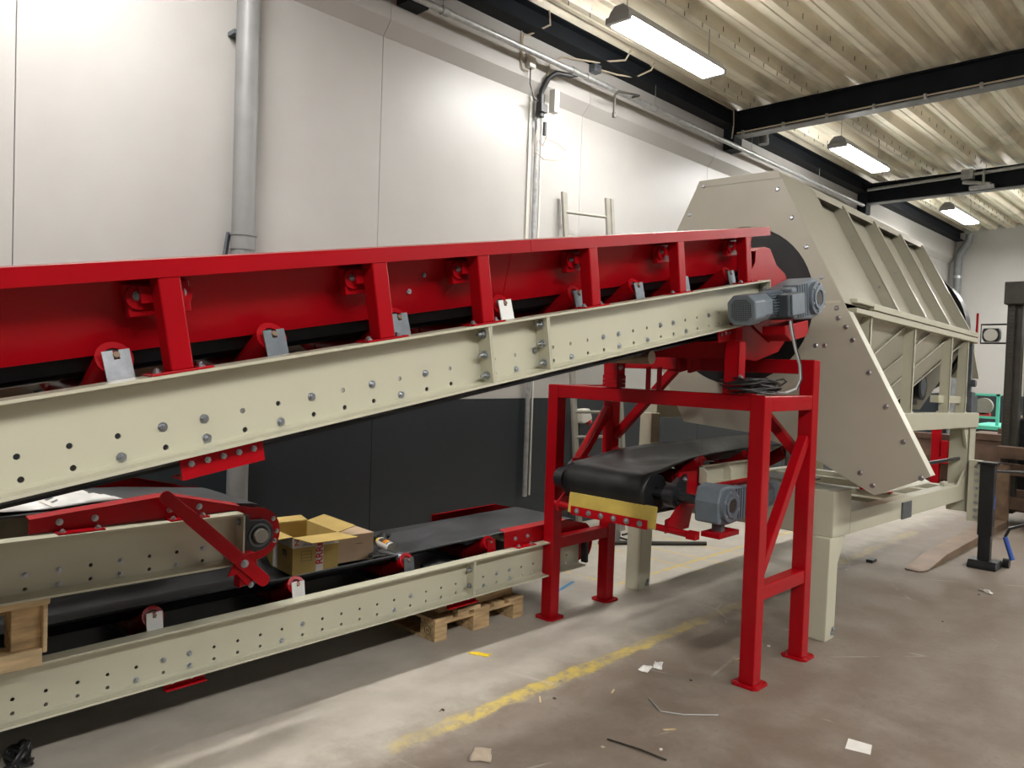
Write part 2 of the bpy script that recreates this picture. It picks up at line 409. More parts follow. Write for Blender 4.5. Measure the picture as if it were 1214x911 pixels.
# ------------------------------------------------------------------ ceiling lights
def light(x, y, label, group, z=4.79):
    t = thing('ceiling_light', label, 'light fixture', (x, y, z), group)
    L = 0.82; hw = 0.12
    h = MB(); prof_ = [(-hw, 0.0), (-0.122, 0.015), (-0.09, 0.075), (-0.045, 0.115), (0.045, 0.115), (0.09, 0.075), (0.122, 0.015), (hw, 0.0)]
    h.prism([(y + a, z + b_) for a, b_ in prof_], YZ(x - L), (2 * L, 0, 0))
    h.build('housing', 'housing', t)
    d = MB(); d.box(x - L + 0.05, x + L - 0.05, y - 0.112, y + 0.112, z - 0.034, z - 0.0005)
    d.build('diffuser', 'lamp_glow', t)
    for s_ in (-1, 1):
        MB().box(x + s_ * L - 0.025, x + s_ * L + 0.025, y - hw - 0.006, y + hw + 0.006, z - 0.036, z + 0.022).build('end_cap', 'housing', t, bevel=0.004)
        MB().tube([(x + s_ * 0.7, y, z + 0.11), (x + s_ * 0.7, y, 5.21)], 0.005, 6).build('hanger', 'galv', t)
    return t
light(6.28, 4.14, 'glowing fluorescent fitting hanging just in front of the big conduit-lined roof beam', 'ceiling lights along the white wall')
light(11.13, 4.14, 'glowing fluorescent fitting hanging between the two dark roof beams', 'ceiling lights along the white wall')
light(16.14, 4.14, 'glowing fluorescent fitting beyond the far roof beam, near the end wall', 'ceiling lights along the white wall')
light(-3.9, 4.14, 'glowing fluorescent fitting over the wall stretch left of the drainpipe', 'ceiling lights along the white wall')
light(1.3, 4.14, 'glowing fluorescent fitting above the left end of the white wall', 'ceiling lights along the white wall')
for xx in (-6.54, -3.92, -1.3, 1.32, 3.2, 6.56, 10.5, 14.42, 17.04):  # row read from cast shadows, packed closer to brighten the camera-side faces
    light(xx, -2.2, 'glowing fluorescent fitting in the row over the open floor', 'ceiling lights over the open floor')
for xx, yy in ((16.5, 1.9), (18.3, 2.3), (18.0, -0.6)):  # out-of-view fittings added to brighten the end wall
    light(xx, yy, 'added fluorescent fitting in an unseen short row that brightens the end wall', 'added lights near the end wall')
for xx in (8.6, 13.2, 17.6):  # unseen fittings added as extra light on the end wall and trommel
    light(xx, -6.4, 'added unseen fluorescent fitting by the dark opposite wall, lighting end wall and machine', 'added lights by the opposite wall')

# ------------------------------------------------------------------ services on the wall
t = thing('wall_drainpipe', 'thick grey plastic drainpipe running down the white wall', 'pipe', (2.64, 5.29, 0))
MB().cyl((2.64, 5.29, 0.0), (2.64, 5.29, 2.58), 0.075, 28).build('lower_pipe', 'grey_pvc', t, True)
MB().cyl((2.64, 5.29, 2.45), (2.64, 5.29, 4.44), 0.082, 28).build('upper_pipe', 'grey_pvc', t, True)
m = MB(); m.cyl((2.64, 5.29, 2.50), (2.64, 5.29, 2.60), 0.088, 28); m.cyl((2.64, 5.29, 2.60), (2.64, 5.29, 2.62), 0.094, 28); m.build('socket_collar', 'grey_pvc', t, True)
m = MB(); m.bar((2.55, 5.33, 2.62), (2.535, 5.36, 2.42), 0.03, 0.02); m.cyl((2.535, 5.39, 2.41), (2.535, 5.34, 2.41), 0.014, 8); m.build('pipe_clamp', 'zinc_dull', t)
m = MB(); m.box(2.54, 2.74, 5.3, 5.40, 4.02, 4.05); m.build('upper_bracket', 'zinc_dull', t)

t = thing('ceiling_conduit', 'long galvanised pipe running beneath the dark edge beam along the white wall', 'pipe', (XB, 5.12, 4.74))
MB().cyl((XB, 5.12, 4.735), (14.0, 5.12, 4.735), 0.029, 16).build('pipe', 'galv', t, True)
for xx in (4.32, 6.05, 6.28, 7.55, 9.9, 12.2):
    MB().cyl((xx - 0.04, 5.12, 4.735), (xx + 0.04, 5.12, 4.735), 0.038, 16).build('coupling', 'galv', t, True)
for xx in (4.3, 7.5, 9.85, 12.1):
    m = MB(); m.cyl((xx, 5.12, 4.76), (xx, 5.12, 5.0), 0.004, 6); m.ring((xx, 5.12, 4.735), (1, 0, 0), 0.03, 0.036, 0.02, 14); m.build('pipe_hanger', 'galv', t)
m = MB(); m.tube([(7.02, 5.10, 4.73), (7.0, 4.99, 4.72), (6.62, 4.98, 4.66), (6.55, 4.98, 4.6), (6.55, 4.98, 4.42)], 0.013, 8); m.cyl((6.55, 4.98, 4.42), (6.55, 4.98, 4.37), 0.02, 8); m.build('blow_nozzle', 'fork_dark', t, True)

t = thing('wall_air_drop', 'vertical galvanised air pipe with black valve and cables clipped to the white wall', 'pipe', (5.76, 5.34, 0.5))
MB().cyl((5.76, 5.34, 0.4), (5.76, 5.34, 4.30), 0.024, 14).build('drop_pipe', 'galv', t, True)
MB().cyl((5.86, 5.37, 0.4), (5.86, 5.37, 4.32), 0.011, 10).build('thin_conduit', 'socket_white', t, True)
MB().box(5.69, 5.73, 5.38, 5.395, 2.2, 4.45).build('cable_trunking', 'socket_white', t)
m = MB(); m.tube([(6.1, 5.13, 4.72), (6.02, 5.16, 4.69), (5.86, 5.2, 4.68), (5.80, 5.25, 4.62), (5.77, 5.3, 4.5), (5.76, 5.34, 4.25)], 0.028, 10); m.build('flexible_hose', 'cable_black', t, True)
m = MB(); m.cyl((5.765, 5.31, 4.24), (5.765, 5.31, 4.46), 0.042, 12); m.box(5.72, 5.81, 5.25, 5.30, 4.28, 4.36); m.cyl((5.83, 5.3, 4.07), (5.83, 5.3, 4.2), 0.02, 8); m.build('shutoff_valve', 'cable_black', t, True)
MB().box(5.86, 5.93, 5.20, 5.28, 4.30, 4.53).build('switch_box', 'socket_white', t, bevel=0.006)
MB().box(5.52, 5.61, 5.24, 5.30, 4.66, 4.80).build('junction_box', 'socket_white', t, bevel=0.006)
m = MB(); m.tube([(5.44, 5.29, 5.0), (5.44, 5.29, 4.72), (5.46, 5.28, 4.63), (5.53, 5.27, 4.62)], 0.009, 6); m.build('box_cable', 'cable_cream', t, True)
m = MB(); m.tube([(5.56, 5.27, 4.66), (5.55, 5.26, 4.5), (5.6, 5.25, 4.38), (5.68, 5.27, 4.36), (5.72, 5.3, 4.4)], 0.007, 6); m.build('loop_cable', 'cable_black', t, True)
m = MB(); m.tube([(5.74, 5.31, 4.14), (5.68, 5.28, 4.02), (5.66, 5.26, 3.86), (5.74, 5.22, 3.80), (5.92, 5.2, 3.82), (6.0, 5.2, 3.86)], 0.005, 6); m.tube([(5.75, 5.3, 4.1), (5.72, 5.28, 4.0), (5.78, 5.27, 3.95), (5.8, 5.24, 4.05)], 0.005, 6); m.tube([(5.82, 5.3, 4.05), (5.95, 5.22, 4.0), (6.05, 5.2, 3.95)], 0.004, 6); m.build('loose_wires', 'cable_cream', t, True)
for i, pts in enumerate(([(5.62, 5.1, 5.19), (5.64, 5.1, 5.06), (5.52, 5.27, 4.97), (5.46, 5.285, 4.95), (5.44, 5.285, 4.70)],
                         [(6.9, 5.05, 5.19), (6.85, 5.08, 5.08), (6.5, 5.2, 4.98), (6.05, 5.28, 4.92), (5.85, 5.28, 4.78), (5.8, 5.28, 4.6)],
                         [(7.35, 5.05, 5.19), (7.3, 5.05, 5.10), (7.15, 5.15, 5.0), (6.9, 5.22, 4.97), (6.62, 5.27, 4.96)])):
    o = MB().tube(pts, 0.010, 7).build('hanging_cable', 'cable_cream', None, True)
    tag(o, ['short cream cable looped from the roof to the small wall box', 'long cream cable sagging from the roof to the black valve', 'cream cable curving from the roof to a socket on the edge beam'][i], 'cable', 'cables under the roof edge')
o = MB().tube([(7.35, 5.10, 5.175), (8.3, 5.09, 5.165), (9.28, 5.10, 5.17), (9.33, 5.12, 5.0), (9.33, 5.14, 4.82)], 0.008, 7).build('hanging_cable', 'cable_cream', None, True)
tag(o, 'cream cable clipped along the edge beam and dropping at the big beam', 'cable', 'cables under the roof edge')
o = MB().box(6.50, 6.62, 5.22, 5.30, 4.90, 4.985).build('cable_socket', 'zinc_dull', None, bevel=0.006)
tag(o, 'small grey socket box fixed under the edge beam', 'socket')

t = thing('downpipe', 'dark grey offset downpipe in the far corner of the hall', 'pipe', (20.2, 5.2, 3.0))
MB().tube([(20.15, 4.95, 5.1), (20.17, 4.97, 4.95), (20.2, 5.12, 4.72), (20.22, 5.18, 4.6), (20.22, 5.18, 0.0)], 0.085, 16).build('pipe', 'beam_grey', t, True)
m = MB(); m.cyl((20.22, 5.18, 4.10), (20.22, 5.18, 4.16), 0.095, 16); m.build('collar', 'galv', t, True)
m = MB(); m.cyl((9.95, 5.0, 4.92), (9.95, 5.0, 5.19), 0.06, 14); m.cyl((9.95, 5.0, 4.86), (9.95, 5.0, 4.94), 0.068, 14)
tag(m.build('duct_stub', 'beam_grey', None, True), 'short dark roof outlet pipe stub behind the big roof beam', 'pipe')

# ------------------------------------------------------------------ ladder and power socket
t = thing('ladder', 'pale aluminium ladder leaning against the panel wall', 'ladder', (6.25, 5.0, 0))
a0, a1, b0, b1 = Vector((6.28, 5.02, 0)), Vector((6.20, 5.33, 3.57)), Vector((6.78, 4.84, 0)), Vector((6.70, 5.14, 3.57))
MB().bar(a0, a1, 0.03, 0.075, (1, 0, 0)).build('stile', 'alu', t, bevel=0.004)
MB().bar(b0, b1, 0.03, 0.075, (1, 0, 0)).build('stile', 'alu', t, bevel=0.004)
MB().bar(b0 + Vector((0.05, -.02, .1)), b1 + Vector((0.05, -0.02, 0)), 0.022, 0.05, (1, 0, 0)).build('stile', 'alu', t, bevel=0.004)
for k in range(13):
    f = (0.22 + k * 0.262) / 3.57
    if f < 1: MB().cyl(a0.lerp(a1, f), b0.lerp(b1, f), 0.016, 10).build('rung', 'alu', t, True)
t = thing('wall_power_socket', 'white industrial power socket hanging at the dark wall paint behind the ladder', 'socket', (6.64, 5.35, 1.2))
MB().prism([(6.58, 1.28), (6.58, 1.14), (6.62, 1.12), (6.74, 1.155), (6.76, 1.18), (6.71, 1.285)], XZ(5.28), (0, 0.09, 0)).build('housing', 'socket_white', t, bevel=0.012)
MB().cyl((6.70, 5.32, 1.17), (6.74, 5.30, 1.12), 0.035, 12).build('outlet', 'print_red', t, True)
MB().cyl((6.62, 5.36, 0.0), (6.63, 5.36, 1.15), 0.012, 8).build('cable', 'cable_black', t, True)
# ================================================================== belt conveyors (shared builders, local frame u along, v towards the wall, w up)
WEB = 0.07
def channel(root, u0, u1, v0, h, facing, holes, bolts, name='side_channel', mat_='beige'):
    """C-section with flanges facing -v (facing=-1) or +v; v0 = flange front; holes and bolts as (u, w)."""
    vw = v0 + WEB * (-facing)
    m = MB()
    hl = [circ(p, 0.0085, 8) for p in holes if u0 + 0.02 < p[0] < u1 - 0.02]
    m.plate([(u0, 0), (u1, 0), (u1, h), (u0, h)], hl, lambda a, b_: (a, vw, b_), (0, -facing * 0.006, 0))
    lo, hi = min(v0, vw), max(v0, vw)
    m.box(u0, u1, lo, hi, 0, 0.009); m.box(u0, u1, lo, hi, h - 0.009, h)
    if facing < 0:
        m.prism([(vw, 0.009), (vw - 0.022, 0.009), (vw, 0.016)], lambda a, b_: (u0, a, b_), (u1 - u0, 0, 0))
        m.prism([(vw, h - 0.009), (vw - 0.022, h - 0.009), (vw, h - 0.016)], lambda a, b_: (u0, a, b_), (u1 - u0, 0, 0))
    ch = m.build(name, mat_, root)
    for p in bolts:
        inst('bolt', BOLT, ch, (p[0], vw, p[1]))
    return ch
def end_plates(ch, u, h, n=3, v1=WEB):
    for du in (-0.009, 0.001):
        MB().box(u + du, u + du + 0.008, 0.004, v1, 0.009, h - 0.009).build('joint_plate', 'beige', ch)
    for k in range(n):
        w = h * (0.16 + 0.34 * k) if n == 3 else h * (0.28 + 0.44 * k)
        inst('bolt', BOLT_L, ch, (u - 0.009, 0.038, w), (0, 0, -math.pi / 2))
        mm = MB(); mm.cyl((u - 0.04, 0.038, w), (u + 0.035, 0.038, w), 0.008, 8); mm.build('bolt_shank', 'zinc', ch, True)
def trough(v0, vmid0, vmid1, v1, wlow, whigh):
    return [(v0, whigh), (vmid0 - 0.03, wlow + 0.008), (vmid0, wlow), (vmid1, wlow), (vmid1 + 0.03, wlow + 0.008), (v1, whigh)]
def idler(root, u, W, wbase, plate_mat, wing=True):
    """three-roll idler set: red rolls, galvanised fork plates standing on the channel"""
    m = MB(); m.bar((u, 0.08, wbase - 0.09), (u, W - 0.08, wbase - 0.09), 0.05, 0.05); m.bar((u, 0.30, wbase - 0.09), (u, 0.30, wbase + 0.0), 0.04, 0.006); m.bar((u, W - 0.30, wbase - 0.09), (u, W - 0.30, wbase), 0.04, 0.006)
    fr = m.build('idler_frame', 'black_paint', root)
    for s in (0, 1):
        f = (lambda v: v) if s == 0 else (lambda v: W - v)
        p, q = Vector((u, f(0.135 if s == 0 else 0.19), wbase + (0.055 if s == 0 else 0.005))), Vector((u, f(0.315), wbase - (0.035 if s == 0 else 0.052)))
        d = (q - p).normalized()
        r = MB(); r.cyl(p, q, 0.046, 22); r.build('wing_roll', 'red', fr, True)
        e = MB(); e.ring(p, tuple(-d), 0.030, 0.049, 0.008, 22); e.ring(p, tuple(-d), 0.012, 0.022, 0.006, 14); e.build('roll_rim', 'red', fr, True)
        e = MB(); e.cyl(p - d * 0.0005, p - d * 0.002, 0.030, 20); e.build('recess_shade', 'black_matte', fr)  # dark disc painting the shade inside the hollow roll end
        e = MB(); e.cyl(p, p - d * 0.032, 0.009, 10); e.build('axle', 'fork_steel', fr, True)
        vv_ = f(0.105); t_ = 0.005 if s == 0 else -0.005
        tilt = 0.28 if s == 0 else -0.28
        pl = MB(); pl.plate([(-0.036, -0.075), (0.036, -0.075), (0.036, 0.045), (0.008, 0.045), (0.008, 0.02), (-0.008, 0.02), (-0.008, 0.045), (-0.036, 0.045)], [],
                            lambda a, b_: (u + a, vv_ + tilt * b_ * 0.5, wbase + 0.035 + b_), (0, t_, 0))
        pl.build('fork_plate', plate_mat, fr)
    c_ = MB(); c_.cyl((u, 0.335, wbase - 0.045), (u, W - 0.335, wbase - 0.045), 0.044, 20); c_.build('centre_roll', 'red', fr, True)
    return fr
def gear_motor(root, at, s=1.0, flip=1):
    """bevel gear motor: fan end towards -u, hollow-shaft gearbox at 'at', body along u, flip=-1 reverses u"""
    a = Vector(at)
    def T(u, v, w): return (a.x + flip * u * s, a.y + v * s, a.z + w * s)
    def tbox(m, u0, u1, v0, v1, w0, w1):
        p, q = T(u0, v0, w0), T(u1, v1, w1); return m.box(min(p[0], q[0]), max(p[0], q[0]), min(p[1], q[1]), max(p[1], q[1]), min(p[2], q[2]), max(p[2], q[2]))
    oc = lambda r, k: [(-r, -r * k), (-r * k, -r), (r * k, -r), (r, -r * k), (r, r * k), (r * k, r), (-r * k, r), (-r, r * k)]
    m = MB(); pr = oc(0.078, 0.55)
    m.prism(pr, lambda x, y: T(-0.70, x, y), (flip * 0.11 * s, 0, 0))
    gm = m.build('gear_motor', 'motor', root, bevel=0.008)
    m = MB(); m.prism(oc(0.071, 0.5), lambda x, y: T(-0.59, x, y), (flip * 0.10 * s, 0, 0)); m.build('fan_shroud', 'motor', gm, bevel=0.005)
    g = MB()
    for k in range(-5, 6):
        g.add([T(-0.7045, k * 0.0098 - 0.0016, -0.052), T(-0.7045, k * 0.0098 + 0.0016, -0.052), T(-0.7045, k * 0.0098 + 0.0016, 0.052), T(-0.7045, k * 0.0098 - 0.0016, 0.052)], [(0, 1, 2, 3)])
        g.add([T(-0.7045, -0.052, k * 0.0098 - 0.0016), T(-0.7045, 0.052, k * 0.0098 - 0.0016), T(-0.7045, 0.052, k * 0.0098 + 0.0016), T(-0.7045, -0.052, k * 0.0098 + 0.0016)], [(0, 1, 2, 3)])
    d = MB(); d.prism(oc(0.054, 0.6), lambda x, y: T(-0.702, x, y), (-flip * 0.001 * s, 0, 0)); d.build('fan_opening', 'black_matte', gm)
    g.build('fan_grille', 'motor', gm)
    st = MB(); st.cyl(T(-0.49, 0, 0), T(-0.26, 0, 0), 0.062 * s, 24); st.build('stator', 'motor', gm, True)
    fn = MB()
    for k in range(30):
        t = 2 * math.pi * k / 30
        p, q = T(-0.485, 0.066 * math.cos(t), 0.066 * math.sin(t)), T(-0.30, 0.066 * math.cos(t), 0.066 * math.sin(t))
        fn.bar(p, q, 0.004 * s, 0.020 * s, (0, math.cos(t), math.sin(t)))
    fn.build('cooling_fins', 'motor', gm)
    b_ = MB(); tbox(b_, -0.43, -0.26, -0.125, -0.06, -0.065, 0.055); b_.build('terminal_box', 'motor_dark', gm, bevel=0.008)
    b_ = MB(); tbox(b_, -0.40, -0.245, -0.135, -0.125, -0.06, 0.05); b_.build('box_lid', 'motor', gm, bevel=0.004)
    gb = MB(); gb.prism([(-0.28, -0.075), (-0.26, -0.095), (-0.02, -0.115), (0.09, -0.10), (0.10, 0.02), (0.075, 0.10), (0.0, 0.115), (-0.20, 0.085), (-0.28, 0.075)], lambda x, y: T(x, -0.08, y), (0, 0.16 * s, 0))
    gbo = gb.build('gearbox', 'motor', gm, bevel=0.012)
    rb = MB()
    for k in range(5): tbox(rb, -0.22 + k * 0.03, -0.208 + k * 0.03, -0.088, 0.0, -0.09, 0.09)
    rb.build('gearbox_ribs', 'motor', gm, bevel=0.003)
    fl = MB(); fl.cyl(T(0, -0.08, 0), T(0, -0.105, 0), 0.092 * s, 28); fl.ring(T(0, -0.105, 0), (0, -1, 0), 0.045 * s, 0.066 * s, 0.010 * s, 28); fl.build('output_flange', 'motor', gm, True)
    hs = MB(); hs.cyl(T(0, -0.106, 0), T(0, -0.113, 0), 0.036 * s, 20); hs.build('hollow_shaft', 'fork_dark', gm, True)
    for k in range(6):
        t = 2 * math.pi * k / 6 + 0.3
        inst('flange_bolt', BOLT_S, gm, T(0.078 * math.cos(t), -0.105, 0.078 * math.sin(t)))
    return gm

# ------------------------------------------------------------------ the big inclined feed conveyor
TH = math.atan(0.1745)
inc = thing('inclined_conveyor', 'long inclined belt conveyor with beige side channels and glossy red skirt boards', 'conveyor', (0, 2.1, 1.303), rot=(0, -TH, 0))
H = 0.235; W = 0.95; U0, U1 = -0.35, 4.447
grid = [(0.537 + 0.1178 * k, w) for k in range(-6, 33) for w in (0.030, 0.088)]
bolt_at = {(2, 0), (3, 1), (4, 0), (4, 1), (6, 0), (7, 1), (9, 1), (10, 0), (11, 1), (15, 0), (16, 1), (18, 0), (20, 1), (21, 1), (21, 0), (23, 0), (24, 1), (25, 1), (26, 0), (28, 1), (30, 0), (-2, 0), (-1, 1), (-3, 0)}
bl = []; hl = []
for k in range(-6, 33):
    for j, w in enumerate((0.030, 0.088)):
        (bl if (k, j) in bolt_at else hl).append((0.537 + 0.1178 * k, w))
hl = [p for p in hl if not (2.06 < p[0] < 2.15 or 2.39 < p[0] < 2.48)]
chn = channel(inc, U0, U1, 0.0, H, -1, hl, bl)
for u in (2.117, 2.450): end_plates(chn, u, H)
MB().box(U1 - 0.008, U1, 0.0, WEB, 0, H).build('end_plate', 'beige', chn)
inst('bolt', BOLT_L, chn, (U1 - 0.009, 0.038, H * 0.8), (0, 0, -math.pi / 2))
fb = []
for k in range(22):
    for v in (0.03,):
        fb.append((0.42 + k * 0.19, v))
m = MB()
for u, v in fb: m.cyl((u, v, H - 0.009), (u, v, H - 0.0105), 0.008, 8)
m.build('flange_holes', 'white_tag', chn)
channel(inc, U0, U1, W, H, 1, [], [])
# skirt boards with folded lip
U2 = 4.475
def skirt(vf, name):
    m = MB()
    prof_ = [(vf(0.005), 0.493), (vf(0.005), 0.541), (vf(0.105), 0.550), (vf(0.205), 0.305), (vf(0.205), 0.300), (vf(0.197), 0.300), (vf(0.097), 0.543), (vf(0.012), 0.535), (vf(0.012), 0.493)]
    m.prism([(a, b_) for a, b_ in prof_], lambda a, b_: (U0, a, b_), (2.38 - U0, 0, 0))
    m.prism([(a, b_) for a, b_ in prof_], lambda a, b_: (2.383, a, b_), (U2 - 2.383, 0, 0))
    o = m.build(name, 'red', inc)
    r = MB(); r.prism([(vf(0.196), 0.312), (vf(0.206), 0.312), (vf(0.25), 0.262), (vf(0.242), 0.258)], lambda a, b_: (U0, a, b_), (U2 - U0, 0, 0)); r.build('sealing_rubber', 'rubber', inc)
    return o
sk = skirt(lambda v: v, 'skirt_board')
skirt(lambda v: W - v, 'skirt_board')
MB().bar((2.25, 0.108, 0.52), (2.05, 0.172, 0.36), 0.012, 0.004, (0, 1, 0.4)).build('skirt_seam', 'red', sk)
for p_ in ((1.93, 0.140, 0.44), (1.87, 0.162, 0.385)): inst('bolt', BOLT_S, sk, p_, (-0.4, 0, 0))
# posts
for u in (0.945, 1.640, 2.118, 2.786, 3.498, 4.207):
    for s in (0, 1):
        f = (lambda v: v) if s == 0 else (lambda v: W - v)
        m = MB(); v0, v1 = sorted((f(0.008), f(0.068)))
        m.box(u - 0.031, u + 0.031, v0, v1, H + 0.006, 0.496)
        po_ = m.build('support_post', 'red', inc, bevel=0.005)
        v0, v1 = sorted((f(0.002), f(0.074)))
        MB().box(u - 0.085, u + 0.085, v0, v1, H, H + 0.007).build('foot_plate', 'red', po_, bevel=0.002)
        if s == 0:
            for du in (-0.06, 0.06): inst('bolt', BOLT, po_, (u + du, 0.035, H + 0.007), (-math.pi / 2, 0, 0))
            # two-eared clamp plate tying post to skirt
            c_ = MB(); c_.prism([(u - 0.085, 0.395), (u + 0.085, 0.395), (u + 0.09, 0.485), (u - 0.09, 0.485)], XZ(0.096), (0, 0.03, 0)); c_.build('clamp_plate', 'red', po_, bevel=0.003)
            c_ = MB(); c_.box(u - 0.06, u + 0.06, 0.066, 0.09, 0.43, 0.475); c_.cyl((u - 0.058, 0.086, 0.447), (u - 0.058, 0.096, 0.447), 0.034, 18); c_.cyl((u + 0.058, 0.086, 0.447), (u + 0.058, 0.096, 0.447), 0.032, 18); c_.build('ear', 'red', po_, True)
            for du in (-0.06, 0.06): inst('bolt', BOLT, po_, (u + du, 0.086, 0.450))
plate_mats = ['zinc', 'zinc_dull', 'zinc_dull', 'white_tag', 'zinc_dull', 'zinc_dull', 'zinc_dull', 'zinc_dull']
for k, u in enumerate((0.32, 0.815, 1.283, 1.775, 2.315, 2.79, 3.255, 3.68, 4.18)):
    idler(inc, u, W, 0.232, (['zinc_dull'] + plate_mats)[k])
# belt: carrying run, return run, head wrap
m = MB(); prof_ = trough(0.20, 0.335, W - 0.335, W - 0.20, 0.234, 0.332)
m.thick(prof_, 0.010, lambda a, b_: (U0, a, b_), (4.25 - U0, 0, 0))
m.build('carrying_belt', 'rubber', inc, True)
m = MB(); m.thick([(u_, w_) for u_, w_ in [(4.25, 0.244), (4.617, 0.262)] + arc((4.617, 0.100), 0.16, 90, -90, 16) + [(4.3, -0.055), (U0, -0.045)]], 0.01, lambda a, b_: (a, 0.19, b_), (0, W - 0.38, 0))
m.build('return_belt', 'rubber', inc, True)
m = MB(); m.cyl((4.617, 0.16, 0.10), (4.617, W - 0.16, 0.10), 0.150, 32); m.cyl((4.617, -0.10, 0.10), (4.617, W + 0.02, 0.10), 0.028, 16)
m.build('head_drum', 'black_paint', inc, True)
MB().cyl((3.42, 0.17, -0.085), (3.42, W - 0.17, -0.085), 0.035, 18).build('return_roll', 'fork_steel', inc, True)
# red head cheeks, chute box and motor torque bracket
for s in (0, 1):
    v = 0.088 if s == 0 else W - 0.094
    MB().prism([(4.30, 0.02), (4.38, 0.30), (4.435, 0.339), (4.452, 0.413), (4.562, 0.429), (4.639, 0.413), (4.718, 0.308), (4.831, 0.248), (4.876, 0.183), (4.88, 0.02), (4.80, -0.10), (4.60, -0.16)], XZ(v), (0, 0.006, 0)).build('head_cheek', 'red', inc)
MB().prism([(4.46, 0.41), (4.56, 0.429), (4.64, 0.413), (4.72, 0.308), (4.83, 0.248), (4.876, 0.183), (4.87, 0.178), (4.825, 0.238), (4.712, 0.30), (4.632, 0.405), (4.56, 0.42), (4.47, 0.40)], XZ(0.094), (0, W - 0.19, 0)).build('head_hood', 'red', inc)
for s in (0, 1):
    v = 0.10 if s == 0 else W - 0.106
    MB().prism([(4.16, -0.02), (4.95, -0.03), (4.94, -0.12), (4.72, -0.235), (4.42, -0.25), (4.20, -0.20), (4.12, -0.10)], XZ(v), (0, 0.006, 0)).build('chute_cheek', 'red', inc)
MB().bar((4.28, 0.16, -0.14), (4.28, W - 0.16, -0.14), 0.09, 0.07).build('scraper_beam', 'red', inc, bevel=0.006)
MB().bar((4.17, 0.16, -0.15), (4.17, W - 0.16, -0.15), 0.012, 0.10).build('scraper_plate', 'red', inc)
m = MB()
for v in (0.42, 0.50): m.box(4.20, 4.32, v, v + 0.025, -0.30, -0.16)
m.build('scraper_lugs', 'red', inc, bevel=0.004)
MB().prism([(4.25, -0.02), (4.56, -0.02), (4.56, -0.09), (4.52, -0.115), (4.32, -0.115), (4.25, -0.07)], XZ(-0.17), (0, 0.14, 0)).build('torque_bracket', 'red', inc, bevel=0.006)
gm = gear_motor(inc, (4.617, -0.10, 0.105), 1.05)
# red mounting plates under the channel
for (ua, ub, top) in ((0.915, 1.165, -0.002), (3.90, 4.13, -0.002)):
    m = MB(); hh = [circ((ua + 0.03 + 0.0475 * k, -0.028), 0.009) for k in range(5)]
    m.plate([(ua, -0.062), (ub, -0.062), (ub, 0.0), (ua, 0.0)], hh, XZ(0.05), (0, 0.008, 0)); m.box(ua, ub, 0.05, 0.12, -0.070, -0.062)
    mp_ = m.build('mounting_plate', 'red', inc)
    for k in range(5): inst('bolt', BOLT, mp_, (ua + 0.03 + 0.0475 * k, 0.056, -0.028))
m = MB(); m.bar((3.78, 0.84, -0.055), (4.14, 0.84, -0.055), 0.008, 0.075); m.build('mounting_plate', 'red', inc)
# ------------------------------------------------------------------ red support frame
S = 0.045
XA, XBk, YA, YC = 4.04, 4.67, 3.47, 1.98
fr = thing('support_frame', 'glossy red welded steel support frame carrying the head of the inclined conveyor', 'frame', (4.35, 2.72, 0))
for (x, y, zt) in ((XA, YA, 1.62), (XBk, YA, 1.835), (XA, YC, 1.62), (XBk, YC, 1.835)):
    lg = MB().box(x - S, x + S, y - S, y + S, 0.012, zt).build('leg', 'red', fr, bevel=0.006)
    k = 0.022; q = 0.08
    m = MB(); oc_ = [(x - q + k, y - q), (x + q - k, y - q), (x + q, y - q + k), (x + q, y + q - k), (x + q - k, y + q), (x - q + k, y + q), (x - q, y + q - k), (x - q, y - q + k)]
    m.plate(oc_, [circ((x + sx * 0.058, y + sy * 0.058), 0.009) for sx in (-1, 1) for sy in (-1, 1)], lambda a, b_: (a, b_, 0.0), (0, 0, 0.013))
    m.build('foot_plate', 'red', lg)
def beam(p, q, name='beam', w=0.088, h=0.088, par=fr, up=(0, 0, 1)): return MB().bar(p, q, w, h, up).build(name, 'red', par, bevel=0.006)
beam((XA, YC + S, 1.575), (XA, YA - S, 1.575), 'top_beam'); beam((XBk, YC + S, 1.79), (XBk, YA - S, 1.79), 'top_beam')
beam((XA + S, YC, 1.575), (XBk - S, YC, 1.575), 'side_beam'); beam((XA + S, YA, 1.575), (XBk - S, YA, 1.575), 'side_beam')
beam((XA + S, YC, 0.512), (XBk - S, YC, 0.512), 'lower_rail', 0.08, 0.08); beam((XA + S, YA, 0.522), (XBk - S, YA, 0.522), 'lower_rail', 0.08, 0.08)
beam((XA + S, YC, 0.62), (XBk - S, YC, 1.36), 'brace', 0.06, 0.06); beam((XA + S, YA, 0.84), (XBk - S, YA, 1.44), 'brace', 0.06, 0.06)
beam((XBk, YA - S, 1.24), (XBk, 2.93, 1.755), 'brace', 0.06, 0.06); beam((XBk, YC + S, 1.24), (XBk, 2.52, 1.755), 'brace', 0.06, 0.06)
